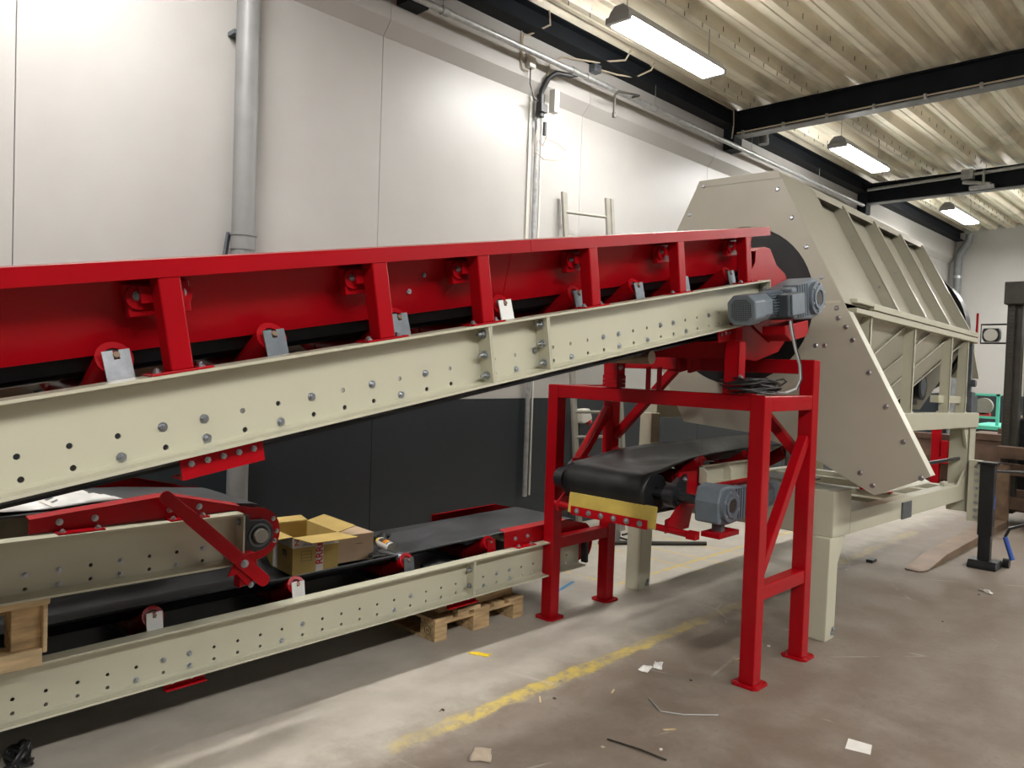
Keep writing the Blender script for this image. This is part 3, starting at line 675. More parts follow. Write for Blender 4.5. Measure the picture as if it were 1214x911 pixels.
# pedestals with shim plates
for (y0, y1, zt, zs) in ((2.10, 2.19, 1.92, 1.665), (2.93, 3.04, 1.83, 1.70)):
    m = MB(); m.box(3.99, 4.00, y0, y1, zs, zt); m.box(3.99, 4.072, y0, y0 + 0.008, zs, zt); m.box(3.99, 4.072, y1 - 0.008, y1, zs, zt); m.box(3.992, 4.07, y0, y1, zs, zs + 0.008)
    pd = m.build('pedestal', 'red', fr, bevel=0.003)
    for k in range(3):
        z0 = 1.62 + k * (zs - 1.62) / 3
        MB().box(3.985, 4.078, y0 - 0.003, y1 + 0.003, z0 + 0.0015, z0 + (zs - 1.62) / 3).build('shim_plate', 'red', pd, bevel=0.0015)
    inst('bolt', BOLT_L, pd, (4.015, y0, zs + 0.05))
m = MB(); m.box(3.99, 4.06, 2.12, 2.17, 1.92, 2.02); m.build('head_bracket', 'red', fr, bevel=0.004)
m = MB(); m.box(3.97, 4.01, 2.86, 3.06, 1.80, 1.90); hb = m.build('head_bracket', 'red', fr, bevel=0.004)
for yy in (2.92, 3.0): inst('bolt', BOLT_L, hb, (3.969, yy, 1.865), (0, 0, -math.pi / 2))
for yy in (2.60, 2.68): MB().box(3.98, 3.995, yy, yy + 0.03, 1.62, 1.76).build('clamp_lug', 'red', fr, bevel=0.003)
# cable coil lying on the frame
t = thing('cable_coil', 'loose coil of black motor cable lying on top of the red frame', 'cable', (4.05, 2.1, 1.63))
random.seed(3)
for k in range(16):
    cx, cy = 4.11 + random.uniform(-0.05, 0.05), 2.075 + random.uniform(-0.03, 0.03)
    rx, ry, ph = random.uniform(0.08, 0.15), random.uniform(0.08, 0.15), random.uniform(-0.9, 0.9)
    z0 = 1.630 + 0.0045 * k
    pts = []
    for j in range(37):
        a = 2 * math.pi * j / 36
        ex, ey = rx * math.cos(a), ry * math.sin(a)
        pts.append((cx + ex * math.cos(ph) - ey * math.sin(ph), cy + ex * math.sin(ph) + ey * math.cos(ph), z0 + 0.010 * math.sin(2 * a + k) + 0.008))
    MB().tube(pts, 0.0055, 6).build('cable_loop', 'cable_black', t, True)
MB().tube([(4.15, 2.06, 1.65), (4.25, 2.02, 1.70), (4.3, 1.98, 1.715), (4.28, 1.95, 1.70), (4.2, 1.97, 1.66), (4.1, 2.03, 1.645)], 0.006, 6).build('cable_loop', 'cable_black', t, True)
for dx, mt, nm in ((0.0, 'cable_grey', 'grey_cable'), (0.018, 'cable_black', 'black_cable')):
    # plug from the terminal box of the head motor down to the coil
    MB().tube([(4.215 + dx, 1.915, 2.045), (4.22 + dx, 1.905, 1.98), (4.27 + dx, 1.90, 1.88), (4.33 + dx, 1.90, 1.80), (4.36 + dx, 1.905, 1.72), (4.34 + dx, 1.92, 1.66), (4.27, 1.95, 1.636), (4.12, 2.02, 1.633), (4.06, 2.10, 1.634)], 0.0075, 8).build(nm, mt, t, True)

# ================================================================== trommel screen behind the frame
OX, OY = 5.05, 2.76
tr = thing('trommel_screen', 'large beige trommel screening machine with ribbed sloping sides on steel legs', 'machine', (OX, OY, 0), rot=(0, math.radians(1.2), 0))
L_ = lambda x: (lambda a, b_: (x, a - OY, b_))
def mbx(m, X0, X1, y0, y1, z0, z1): return m.box(X0, X1, y0 - OY, y1 - OY, z0, z1)
outer = [(3.068, 3.16), (2.457, 3.15), (1.391, 1.162), (1.707, 1.0), (2.089, 1.186), (2.53, 1.32), (3.101, 1.359), (3.56, 2.19)]
hole = circ((2.72, 2.22), 0.565, 56)
fp = MB().plate(outer, [hole], L_(0.0), (0.008, 0, 0)).build('front_plate', 'beige_sheet', tr)
MB().prism([(3.068, 3.162), (2.457, 3.152), (2.43, 3.098), (3.092, 3.112)], L_(-0.004), (0.004, 0, 0)).build('top_strip', 'beige_sheet', fp)
MB().box(-0.002, 0.0, 1.98 - OY, 2.17 - OY, 2.218, 2.236).build('plate_joint', 'beige', fp)
# folded edge along the chute wing and round the foot
sd = Vector((2.457 - 1.391, 3.15 - 1.162)).normalized(); nr = Vector((-sd.y, sd.x))
m = MB(); e0, e1 = (1.93, 2.166), (1.391, 1.162)
m.prism([e0, e1, (e1[0] + 0.006, e1[1] - 0.003), (e0[0] + 0.006, e0[1] - 0.003)], L_(0.008), (0.085, 0, 0))
m.prism([(1.391, 1.162), (1.707, 1.0), (1.710, 1.006), (1.397, 1.167)], L_(0.008), (0.06, 0, 0))
m.build('edge_flange', 'beige', fp, bevel=0.002)
m = MB(); m.prism([(1.40, 1.17), (1.60, 1.066), (1.66, 1.10), (1.45, 1.21)], L_(0.02), (0.05, 0, 0)); m.build('flange_foot', 'beige', fp)
bl_ = []
for k in range(10):
    f = 0.055 + k * 0.105
    bl_.append((2.457 - 1.066 * f + 0.052, 3.15 - 1.988 * f - 0.02))
bl_ += [(3.03, 3.12), (3.14, 2.92), (3.26, 2.70), (1.72, 1.06), (1.80, 1.13), (2.07, 1.94), (2.13, 1.94), (1.99, 2.12), (1.94, 2.06)]
for y_, z_ in bl_: inst('bolt', DOME, fp, (-0.0005, y_ - OY, z_), (0, 0, -math.pi / 2))
MB().prism([(1.707, 1.0), (2.089, 1.186), (2.53, 1.32), (2.53, 1.326), (2.087, 1.192), (1.705, 1.006)], L_(0.008), (1.15, 0, 0)).build('chute_floor', 'beige_sheet', tr)
# rubber seal and drum in the inlet
MB().ring((0.03, 2.72 - OY, 2.22), (1, 0, 0), 0.36, 0.58, 0.012, 56).build('inlet_seal', 'rubber', tr)
MB().cyl((0.06, 2.72 - OY, 2.22), (3.34, 2.72 - OY, 2.22), 0.52, 48, caps=False).build('drum_shell', 'fork_dark', tr, True)
MB().ring((3.28, 2.72 - OY, 2.27), (1, 0, 0), 0.5, 0.675, 0.16, 56).build('drum_tyre', 'rubber', tr, True)
# roof and sides
MB().prism([(3.07, 3.16), (2.455, 3.15), (2.445, 3.095), (2.451, 3.095), (2.460, 3.144), (3.066, 3.154)], L_(0.008), (3.22, 0, 0)).build('roof_sheet', 'beige_sheet', tr)
def side(mir):
    f = (lambda y: y) if not mir else (lambda y: 2 * 2.7625 - y)
    def pl(X0, X1, t0, t1, rec, th=0.004):
        # t along the slope from (2.457,3.15) down to (1.95,2.23), rec = recess inwards
        P0 = Vector((2.457, 3.15)); P1 = Vector((1.955, 2.22)); s_ = (P1 - P0).normalized(); n_ = Vector((s_.y, -s_.x)) * -1
        L0 = (P1 - P0).length
        a = P0 + s_ * (L0 * t0) - n_ * rec * -1; b_ = P0 + s_ * (L0 * t1) - n_ * rec * -1
        c_ = b_ + n_ * th; d_ = a + n_ * th
        return [(f(q.x), q.y) for q in (a, b_, c_, d_)]
    m = MB(); m.prism(pl(0, 0, 0.0, 1.0, 0.0), L_(0.008), (0.53, 0, 0)); m.build('side_cover', 'beige_sheet', tr)
    m = MB(); m.prism(pl(0, 0, 0.02, 1.0, 0.085), L_(0.5), (2.73, 0, 0)); m.build('side_sheet', 'beige_sheet', tr)
    for X in (0.535, 1.13, 1.82, 2.49, 3.15):
        a, b_, c_, d_ = pl(0, 0, 0.03, 0.985, 0.0); a2, b2, c2, d2 = pl(0, 0, 0.03, 0.985, 0.088)
        rb = MB().prism([a, b_, b2, a2], L_(X), (0.010, 0, 0)).build('side_rib', 'beige_sheet', tr)
        MB().prism([a, b_, pl(0, 0, .03, .985, .006)[1], pl(0, 0, .03, .985, .006)[0]], L_(X), (0.05, 0, 0)).build('rib_flange', 'beige_sheet', rb)
        if not mir and X > 0.6:
            for t_ in (0.28, 0.5, 0.72):
                q = pl(0, 0, t_, t_ + .01, 0.045)[0]
                inst('bolt', BOLT_S, rb, (X, q[0] - OY, q[1]), (0, 0, -math.pi / 2))
            for t_ in (0.36, 0.62):
                q = pl(0, 0, t_, t_ + .01, 0.09)[0]
                inst('bolt', BOLT_S, rb, (X - 0.02, q[0] - OY, q[1]), (0, 0, -math.pi / 2))
side(False); side(True)
for mir in (0, 1):
    g = (lambda y: y) if not mir else (lambda y: 2 * 2.7625 - y)
    def gb(m, X0, X1, y0, y1, z0, z1):
        a, b_ = sorted((g(y0), g(y1))); return mbx(m, X0, X1, a, b_, z0, z1)
    m = MB(); gb(m, 0.46, 3.24, 1.925, 1.99, 2.215, 2.258); gb(m, 0.46, 3.24, 1.935, 1.99, 2.165, 2.208); gb(m, 0.46, 3.24, 1.95, 1.99, 2.2, 2.22); m.build('side_rail', 'beige', tr, bevel=0.003)
    m = MB(); gb(m, 0.14, 0.455, 1.925, 1.985, 2.235, 2.262); gb(m, 0.14, 0.455, 1.925, 1.985, 2.168, 2.20); m.build('rail_stub', 'beige', tr, bevel=0.003)
    for X in (0.47, 1.43, 2.45, 2.98):
        m = MB(); gb(m, X, X + 0.008, 1.95, 2.03, 1.50, 2.17); gb(m, X, X + 0.034, 1.95, 1.958, 1.50, 2.17); gb(m, X - 0.02, X + 0.05, 1.945, 2.04, 1.50, 1.512)
        m.build('hopper_post', 'beige', tr)
    # sloping hopper sheet with raking rear edge, and its stiffeners
    m = MB(); hs = [(0.1, 2.0, 2.18), (3.0, 2.0, 2.18), (1.85, 2.42, 1.36), (0.1, 2.42, 1.36)]
    vs = [(x, g(y) - OY, z) for x, y, z in hs]; m.add(vs + [(x, (g(y) + (0.004 if not mir else -0.004)) - OY, z - 0.003) for x, y, z in hs], [(0, 1, 2, 3), (4, 5, 6, 7), (0, 1, 5, 4), (1, 2, 6, 5), (2, 3, 7, 6), (3, 0, 4, 7)])
    m.build('hopper_sheet', 'beige_sheet', tr)
    for (xa, xb) in ((1.95, 0.75), (2.5, 1.3), (3.0, 1.85), (1.3, 0.3)):
        MB().bar((xa, g(1.985) - OY, 2.17), (xb, g(2.405) - OY, 1.37), 0.006, 0.03, (0, -1 if not mir else 1, 0.5)).build('hopper_rib', 'beige_sheet', tr)
    # frame beams
    m = MB(); gb(m, 0.2, 3.42, 1.93, 2.05, 1.36, 1.50); m.build('upper_beam', 'beige', tr, bevel=0.006)
    m = MB(); gb(m, 0.335, 3.22, 1.965, 2.07, 0.672, 0.825); m.build('base_beam', 'beige', tr, bevel=0.006)
    m = MB(); gb(m, 0.0, 0.15, 1.965, 2.10, 0.0, 0.677); lg = m.build('front_leg', 'beige', tr, bevel=0.006)
    m = MB(); a, b_ = sorted((g(1.967), g(2.097))); m.prism([(0.15, 0.672), (0.26, 0.672), (0.15, 0.50)], lambda p, q: (p, a - OY, q), (0, b_ - a, 0)); m.build('leg_gusset', 'beige', lg)
    for k, (dx, dz) in enumerate(((0.10, 0.035), (0.115, 0.062))): inst('bolt', BOLT_L, lg, (dx, (g(1.965) if not mir else g(2.10)) - OY, dz + 0.005))
    if mir: m = MB(); gb(m, 0.06, 0.18, 1.99, 2.10, 0.98, 1.40); m.build('front_post', 'beige', tr, bevel=0.005)
    m = MB(); gb(m, 3.20, 3.42, 1.95, 1.962, 0.56, 1.38); gb(m, 3.20, 3.212, 1.95, 2.12, 0.56, 1.38); gb(m, 3.40, 3.412, 1.95, 2.12, 0.56, 1.50)
    rl = m.build('rear_leg', 'beige', tr)
    m = MB(); a, b_ = sorted((g(1.965), g(2.0))); m.prism([(3.21, 1.36), (3.21, 1.14), (3.05, 1.36)], lambda p, q: (p, a - OY, q), (0, 0.02, 0)); m.prism([(3.21, 0.825), (3.21, 0.98), (2.98, 0.825)], lambda p, q: (p, a - OY, q), (0, 0.02, 0)); m.build('rear_gusset', 'beige', rl)
m = MB(); mbx(m, 0.04, 0.335, 1.965, 3.56, 0.675, 0.985); m.build('front_crossbeam', 'beige', tr, bevel=0.008)
for X in (1.25, 1.75, 2.35, 2.9): m = MB(); mbx(m, X, X + 0.12, 2.07, 3.46, 0.70, 0.815); m.build('crossbeam', 'beige', tr, bevel=0.005)
m = MB(); mbx(m, 0.335, 1.0, 2.07, 2.35, 0.80, 0.815); m.build('deck_plate', 'beige', tr)
m = MB(); mbx(m, 2.72, 2.85, 2.02, 2.06, 0.825, 0.86); m.build('beam_lug', 'beige', tr, bevel=0.004)
m = MB(); mbx(m, 1.38, 1.60, 1.952, 1.966, 0.665, 0.80); m.build('cover_cap', 'zinc_dull', tr, bevel=0.004)
m = MB(); mbx(m, 3.05, 3.15, 2.6, 3.4, 1.62, 1.70); mbx(m, 2.3, 3.2, 1.99, 2.06, 1.585, 1.65); m.build('rear_crossbeam', 'beige', tr, bevel=0.004)
# rear plate, guard and support wheel
MB().plate([(2.0, 2.2), (2.457, 3.14), (3.068, 3.14), (3.53, 2.2), (3.1, 1.5), (2.4, 1.5)], [circ((2.72, 2.27), 0.5, 40)], L_(3.20), (0.008, 0, 0)).build('rear_plate', 'beige_sheet', tr)
m = MB(); m.prism([(3.25, 2.27), (3.25, 2.10), (3.50, 1.83), (3.51, 1.84), (3.28, 2.12), (3.28, 2.27)], lambda p, q: (p, 1.97 - OY, q), (0, 0.9, 0)); m.build('rear_guard', 'beige', tr)
m = MB(); mbx(m, 3.27, 3.30, 1.95, 1.965, 2.16, 2.45); m.build('guard_rod', 'red', tr)
m = MB(); mbx(m, 3.22, 3.27, 1.97, 2.02, 1.50, 2.15); mbx(m, 3.20, 3.30, 1.95, 2.05, 1.50, 1.70); mbx(m, 3.30, 3.42, 1.95, 2.05, 1.50, 1.66); m.cyl((3.24, 1.93 - OY, 1.78), (3.24, 2.05 - OY, 1.78), 0.035, 12); m.build('tensioner', 'zinc_dull', tr, bevel=0.004)
m = MB(); m.cyl((2.75, 2.25 - OY, 1.72), (2.75, 2.40 - OY, 1.72), 0.125, 28); mbx(m, 2.6, 2.9, 2.34, 2.5, 1.55, 1.86); w_ = m.build('support_wheel', 'rubber', tr, True)
m = MB(); m.cyl((2.75, 2.245 - OY, 1.72), (2.75, 2.26 - OY, 1.72), 0.085, 24); m.build('wheel_hub', 'zinc_dull', w_, True)
# drive motor under the upper beam
m = MB(); m.cyl((1.75, 2.28 - OY, 1.20), (2.22, 2.28 - OY, 1.20), 0.135, 28); dm = m.build('drive_motor', 'motor_dark', tr, True)
m = MB()
for k in range(36):
    a = 2 * math.pi * k / 36
    m.bar((1.78, 2.28 - OY + 0.142 * math.cos(a), 1.20 + 0.142 * math.sin(a)), (2.14, 2.28 - OY + 0.142 * math.cos(a), 1.20 + 0.142 * math.sin(a)), 0.006, 0.03, (0, math.cos(a), math.sin(a)))
m.build('motor_fins', 'motor', dm)
m = MB(); m.cyl((2.14, 2.28 - OY, 1.20), (2.30, 2.28 - OY, 1.20), 0.163, 28, 0.14); m.build('fan_cover', 'motor', dm, True)
m = MB(); mbx(m, 1.70, 2.35, 2.2, 2.36, 1.02, 1.05); mbx(m, 1.7, 1.75, 2.15, 2.4, 0.82, 1.3); m.build('motor_bracket', 'red', dm)
m = MB(); mbx(m, 2.0, 3.25, 2.02, 2.05, 1.045, 1.07); m.build('tie_rod', 'black_paint', tr)
# jack stand bolted to the rear leg
t = thing('jack_stand', 'black screw jack leg with blue handle grip standing beside the rear machine leg', 'jack', (8.28, 1.74, 0))
MB().box(8.20, 8.30, 1.715, 1.835, 0.30, 0.97).build('outer_tube', 'black_paint', t, bevel=0.008)
MB().box(8.209, 8.291, 1.724, 1.826, 0.05, 0.31).build('inner_tube', 'black_paint', t, bevel=0.006)
m = MB(); m.prism([(8.12, 0.0), (8.38, 0.0), (8.38, 0.03), (8.34, 0.075), (8.16, 0.075), (8.12, 0.03)], XZ(1.65), (0, 0.24, 0)); m.build('foot', 'black_paint', t, bevel=0.008)
MB().cyl((8.40, 1.60, 0.045), (8.40, 1.65, 0.045), 0.045, 16).build('foot_wheel', 'black_paint', t, True)
pl_ = MB().box(8.215, 8.31, 1.835, 1.93, 0.42, 0.99).build('mounting_flange', 'beige', t)
for k in range(8): inst('bolt', BOLT_L, pl_, (8.214, 1.862, 0.46 + 0.068 * k), (0, 0, -math.pi / 2))
MB().box(8.18, 8.32, 1.695, 1.85, 0.965, 0.985).build('cap', 'black_paint', t, bevel=0.004)
MB().tube([(8.29, 1.74, 0.90), (8.42, 1.62, 0.90), (8.50, 1.50, 0.90), (8.52, 1.40, 0.88)], 0.014, 8).build('crank_arm', 'black_paint', t, True)
MB().tube([(8.5, 1.15, 0.50), (8.4, 1.45, 0.45), (8.33, 1.60, 0.38), (8.32, 1.63, 0.30)], 0.014, 8).build('crank_handle', 'black_paint', t, True)
MB().tube([(8.32, 1.63, 0.30), (8.30, 1.56, 0.10)], 0.022, 10).build('handle_grip', 'blue', t, True)
MB().box(8.24, 8.28, 1.7135, 1.715, 0.55, 0.67).build('sticker', 'blue', t)

# ================================================================== discharge conveyor under the trommel
dc = thing('discharge_conveyor', 'short black discharge belt conveyor with yellow scraper running out through the red frame', 'conveyor', (4.9, 2.9, 0.8))
Y0, Y1, XD, ZD, RD = 2.585, 3.215, 3.95, 1.0, 0.12
m = MB()
cols = 15
secs = []
for k in range(11):                       # wrap round the drum, bottom to top
    a = math.radians(-90 - 180 * k / 10)
    secs.append([(XD + RD * math.cos(a), Y0 + (Y1 - Y0) * j / (cols - 1), ZD + RD * math.sin(a)) for j in range(cols)])
for (x, e) in ((4.05, 0.01), (4.2, 0.035), (4.4, 0.06), (4.7, 0.075), (5.2, 0.08), (6.4, 0.08)):
    row = []
    for j in range(cols):
        f = j / (cols - 1); ed = max(0.0, abs(f - 0.5) * 2 - 0.36) / 0.64
        row.append((x, Y0 + 0.4 * e * (1 - 2 * f) + (Y1 - Y0) * f, ZD + RD - e * 0.2 + e * 1.2 * ed))
    secs.append(row)
secs = [[(6.4, Y0 + (Y1 - Y0) * j / (cols - 1), ZD - RD) for j in range(cols)]] + secs
for i, r in enumerate(secs): m.v += r
m.f += [(i * cols + j, i * cols + j + 1, (i + 1) * cols + j + 1, (i + 1) * cols + j) for i in range(len(secs) - 1) for j in range(cols - 1)]
bo = m.build('belt', 'rubber', dc, True)
sm = bo.modifiers.new('thick', 'SOLIDIFY'); sm.thickness = 0.010; sm.offset = 0
for y_, yy in ((Y0, -1), (Y1, 1)):
    m = MB(); m.ring((XD, y_, ZD), (0, yy, 0), 0.035, RD - 0.012, -0.02, 36); m.ring((XD, y_, ZD), (0, yy, 0), RD - 0.02, RD - 0.004, 0.004, 36); m.build('drum_end', 'black_paint', dc, True)
MB().cyl((XD, Y0 + 0.02, ZD), (XD, Y1 - 0.02, ZD), RD - 0.008, 36).build('drum', 'black_paint', dc, True)
MB().cyl((XD, 2.22, ZD), (XD, 3.36, ZD), 0.028, 18).build('shaft', 'black_paint', dc, True)
for yb_ in (3.275, 2.43):
    m = MB(); m.cyl((XD, yb_, ZD), (XD, yb_ + 0.07, ZD), 0.068, 24); m.prism([(XD - 0.03, ZD + 0.05), (XD + 0.13, ZD + 0.12), (XD + 0.13, ZD - 0.10), (XD - 0.03, ZD - 0.06)], XZ(yb_ + 0.02), (0, 0.045, 0)); m.ring((XD, yb_, ZD), (0, -1, 0), 0.03, 0.048, 0.012, 20)
    bo_ = m.build('bearing_block', 'black_paint', dc, True)
    for dx, dz in ((0.10, 0.09), (0.10, -0.07)): inst('bolt', BOLT_L, bo_, (XD + dx, yb_ + 0.02, ZD + dz))
for yb_ in (2.475, 3.30):
    m = MB(); m.prism([(4.03, 1.13), (5.03, 1.12), (5.03, 0.92), (4.20, 0.90), (4.16, 0.78), (3.90, 0.78), (3.90, 0.86), (4.03, 0.88)], XZ(yb_), (0, 0.008, 0)); m.build('side_plate', 'red', dc)
m = MB(); m.box(4.25, 5.02, 2.40, 2.47, 1.03, 1.05); m.build('guard_rail', 'red', dc, bevel=0.003)
m = MB(); m.box(4.24, 5.02, 2.464, 2.47, 1.045, 1.155); m.box(4.24, 5.02, 2.41, 2.47, 1.045, 1.051); m.box(4.24, 5.02, 2.44, 2.47, 1.15, 1.156); tr_ = m.build('side_guard', 'beige', dc)
for x in (4.24, 4.54, 4.84): MB().prism([(2.41, 1.045), (2.47, 1.045), (2.47, 1.156), (2.44, 1.156), (2.41, 1.12)], YZ(x), (0.006, 0, 0)).build('guard_rib', 'beige', tr_)
for x in (4.42, 5.0, 5.6):
    m = MB(); p, q = Vector((x, 2.545, 1.155)), Vector((x, 2.72, 1.05)); m.cyl(p, q, 0.048, 20); wr = m.build('wing_roll', 'red', dc, True)
    d = (q - p).normalized(); MB().ring(p, tuple(-d), 0.02, 0.05, 0.008, 20).build('roll_rim', 'red', wr, True)
    MB().box(x - 0.03, x + 0.03, 2.515, 2.522, 1.06, 1.17).build('fork_plate', 'zinc_dull', wr)
    MB().cyl((x, 3.08, 1.05), (x, 3.255, 1.155), 0.048, 20).build('wing_roll', 'red', dc, True)
    MB().cyl((x, 2.74, 1.045), (x, 3.06, 1.045), 0.048, 20).build('centre_roll', 'red', dc, True)
gear_motor(dc, (XD + 0.06, 2.22, 0.985), 1.0, -1)
MB().box(3.93, 4.16, 2.14, 2.26, 0.80, 0.83).build('torque_plate', 'red', dc, bevel=0.004)
MB().box(4.0, 4.04, 2.17, 2.23, 0.815, 0.90).build('torque_pin', 'zinc_dull', dc)
# scraper
m = MB(); m.prism([(3.838, 0.935), (3.848, 0.94), (3.835, 0.81), (3.823, 0.81)], lambda a, b_: (a, 2.50, b_), (0, 0.66, 0)); m.build('scraper_blade', 'yellow_pu', dc)
sbm = MB().prism([(3.815, 0.855), (3.823, 0.855), (3.823, 0.80), (3.815, 0.80)], lambda a, b_: (a, 2.55, b_), (0, 0.58, 0)).build('clamp_strip', 'red', dc)
for k in range(6): inst('bolt', BOLT_L, sbm, (3.815, 2.60 + 0.096 * k, 0.828), (0, 0, -math.pi / 2))
m = MB(); m.cyl((3.86, 2.26, 0.812), (3.86, 3.30, 0.842), 0.020, 14); m.box(3.835, 3.885, 2.24, 2.30, 0.79, 0.835); m.build('scraper_bar', 'red', dc, True)
for yy in (2.42, 3.26): MB().prism([(3.84, 0.80), (3.90, 0.80), (4.05, 0.90), (4.05, 0.97), (3.98, 0.97), (3.84, 0.86)], XZ(yy), (0, 0.012, 0)).build('scraper_arm', 'red', dc)
# ================================================================== conveyor lying on the pallet
W2 = 0.90
bc = thing('floor_conveyor', 'long beige belt conveyor lying low on a wooden pallet along the wall', 'conveyor', (0, 3.45, 0.2435), rot=(0, -0.0135, 0))
bset = {(4, 0), (5, 1), (6, 0), (6, 1), (10, 0), (11, 1), (16, 0), (17, 1), (22, 0), (23, 1), (24, 1), (24, 0), (-2, 0), (1, 9)}
bl = []; hl = []
for k in range(-7, 30):
    for j, w in enumerate((0.031, 0.088)):
        (bl if (k, j) in bset else hl).append((0.8345 + 0.1183 * k, w))
hl = [p for p in hl if not 3.22 < p[0] < 3.34]
cb = channel(bc, -0.7, 4.40, 0.0, H, -1, hl, bl)
end_plates(cb, 3.30, H, 2)
channel(bc, -0.7, 4.40, W2, H, 1, [], [])
for k, u in enumerate((0.62, 1.40, 2.13, 2.86, 3.54)): idler(bc, u, W2, 0.222, ['zinc', 'white_tag', 'white_tag', 'zinc_dull', 'red'][k])
m = MB(); m.thick(trough(0.17, 0.32, W2 - 0.32, W2 - 0.17, 0.226, 0.318), 0.010, lambda a, b_: (-0.7, a, b_), (2.7, 0, 0)); m.build('belt', 'rubber', bc, True)
m = MB(); cols = 11; secs = []
for (u, e) in ((2.0, 0.092), (2.6, 0.09), (3.2, 0.06), (3.7, 0.02), (4.0, 0.0), (4.40, 0.0)):
    secs.append([(u, 0.17 + (W2 - 0.34) * j / (cols - 1), 0.318 - e + e * max(0, abs(j / (cols - 1) - 0.5) * 2 - 0.46) / 0.54) for j in range(cols)])
for k in range(1, 11):
    a = math.radians(90 - 18 * k); secs.append([(4.40 + 0.153 * math.cos(a), 0.17 + (W2 - 0.34) * j / (cols - 1), 0.165 + 0.153 * math.sin(a)) for j in range(cols)])
secs.append([(-0.7, 0.17 + (W2 - 0.34) * j / (cols - 1), 0.02) for j in range(cols)])
for r in secs: m.v += r
m.f += [(i * cols + j, i * cols + j + 1, (i + 1) * cols + j + 1, (i + 1) * cols + j) for i in range(len(secs) - 1) for j in range(cols - 1)]
o = m.build('dusty_belt', 'rubber_dusty', bc, True); md = o.modifiers.new('thick', 'SOLIDIFY'); md.thickness = 0.01
MB().box(-0.7, 4.2, 0.08, W2 - 0.08, 0.085, 0.091).build('shade_sheet', 'black_paint', bc)  # black sheet added so the gap below the belt looks shaded
MB().cyl((4.40, 0.12, 0.16), (4.40, W2 - 0.12, 0.16), 0.125, 28).build('tail_drum', 'black_paint', bc, True)
MB().box(4.40, 4.43, 0.0, 0.05, 0.02, 0.22).build('tail_bearing', 'black_paint', bc, bevel=0.006)
for s in (0, 1):
    f = (lambda v: v) if s == 0 else (lambda v: W2 - v)
    m = MB(); prof_ = [(f(0.075), H + 0.004), (f(0.075), H + 0.110), (f(0.125), H + 0.122), (f(0.128), H + 0.117), (f(0.081), H + 0.106), (f(0.081), H + 0.004)]
    if s: prof_ = prof_[::-1]
    m.prism(prof_, lambda a, b_: (3.63, a, b_), (0.62, 0, 0))
    gd = m.build('belt_guard', 'red', bc)
    m = MB(); vv_ = f(0.078)
    m.prism([(4.25, H + 0.004), (4.25, H + 0.112)] + arc((4.41, 0.15), 0.16, 60, -40, 10) + [(4.40, 0.02), (4.36, H)], lambda a, b_: (a, vv_, b_), (0, 0.006 if not s else -0.006, 0)); m.build('guard_end', 'red', gd)
    m = MB(); v0, v1 = sorted((f(0.015), f(0.078))); m.box(3.70, 3.88, v0, v1, H, H + 0.007); m.build('guard_foot', 'red', gd, bevel=0.002)
    if not s:
        for u in (3.73, 3.85):
            inst('bolt', BOLT, gd, (u, 0.075, H + 0.055)); inst('bolt', BOLT, gd, (u, 0.04, H + 0.007), (-math.pi / 2, 0, 0))
for ua, ub in ((1.43, 1.62), (3.14, 3.38)):
    m = MB(); m.plate([(ua, -0.05), (ub, -0.05), (ub, 0.0), (ua, 0.0)], [circ((ua + 0.04, -0.025), 0.014, 8), circ((ub - 0.06, -0.025), 0.014, 8)], XZ(0.075), (0, 0.008, 0)); m.box(ua, ub, 0.05, 0.083, -0.057, -0.05)
    mo = m.build('mounting_plate', 'red', bc)
    for u in (ua + 0.04, ub - 0.06): inst('bolt', BOLT, mo, (u, 0.081, -0.025))
m = MB(); m.tube([(3.08, 0.25, 0.17), (3.2, 0.22, 0.19), (3.36, 0.12, 0.15)], 0.03, 10); m.build('rubber_strap', 'rubber', bc, True)

# ------------------------------------------------------------------ second conveyor stacked on it
mc = thing('stacked_conveyor', 'beige conveyor tail section with red guards and a red lever, stacked on timber blocks', 'conveyor', (0, 3.30, 0.79), rot=(0, 0.0, 0))
mset = {(0, 1), (1, 0), (1, 1), (3, 0), (3, 1), (5, 0), (6, 1)}
bl = []; hl = []
for k in range(-5, 7):
    for j, w in enumerate((0.030, 0.086)):
        (bl if (k, j) in mset else hl).append((0.834 + 0.1155 * k, w))
cm = channel(mc, -0.8, 1.69, 0.0, H, -1, hl, bl)
MB().box(1.682, 1.69, 0, WEB, 0, H).build('end_plate', 'beige', cm)
inst('bolt', BOLT_L, cm, (1.68, 0.036, H * 0.82), (0, 0, -math.pi / 2))
channel(mc, -0.8, 1.69, W2, H, 1, [], [])
m = MB(); m.thick([(-0.8, -0.055), (1.80, -0.055)] + arc((1.79, 0.105), 0.14, -70, 80, 14) + [(1.40, 0.285), (1.1, 0.30), (-0.8, 0.30)], 0.010, lambda a, b_: (a, 0.17, b_), (0, W2 - 0.34, 0)); m.build('belt', 'rubber_dusty', mc, True)
MB().cyl((1.79, 0.17, 0.11), (1.79, W2 - 0.17, 0.11), 0.125, 28).build('tail_drum', 'black_paint', mc, True)
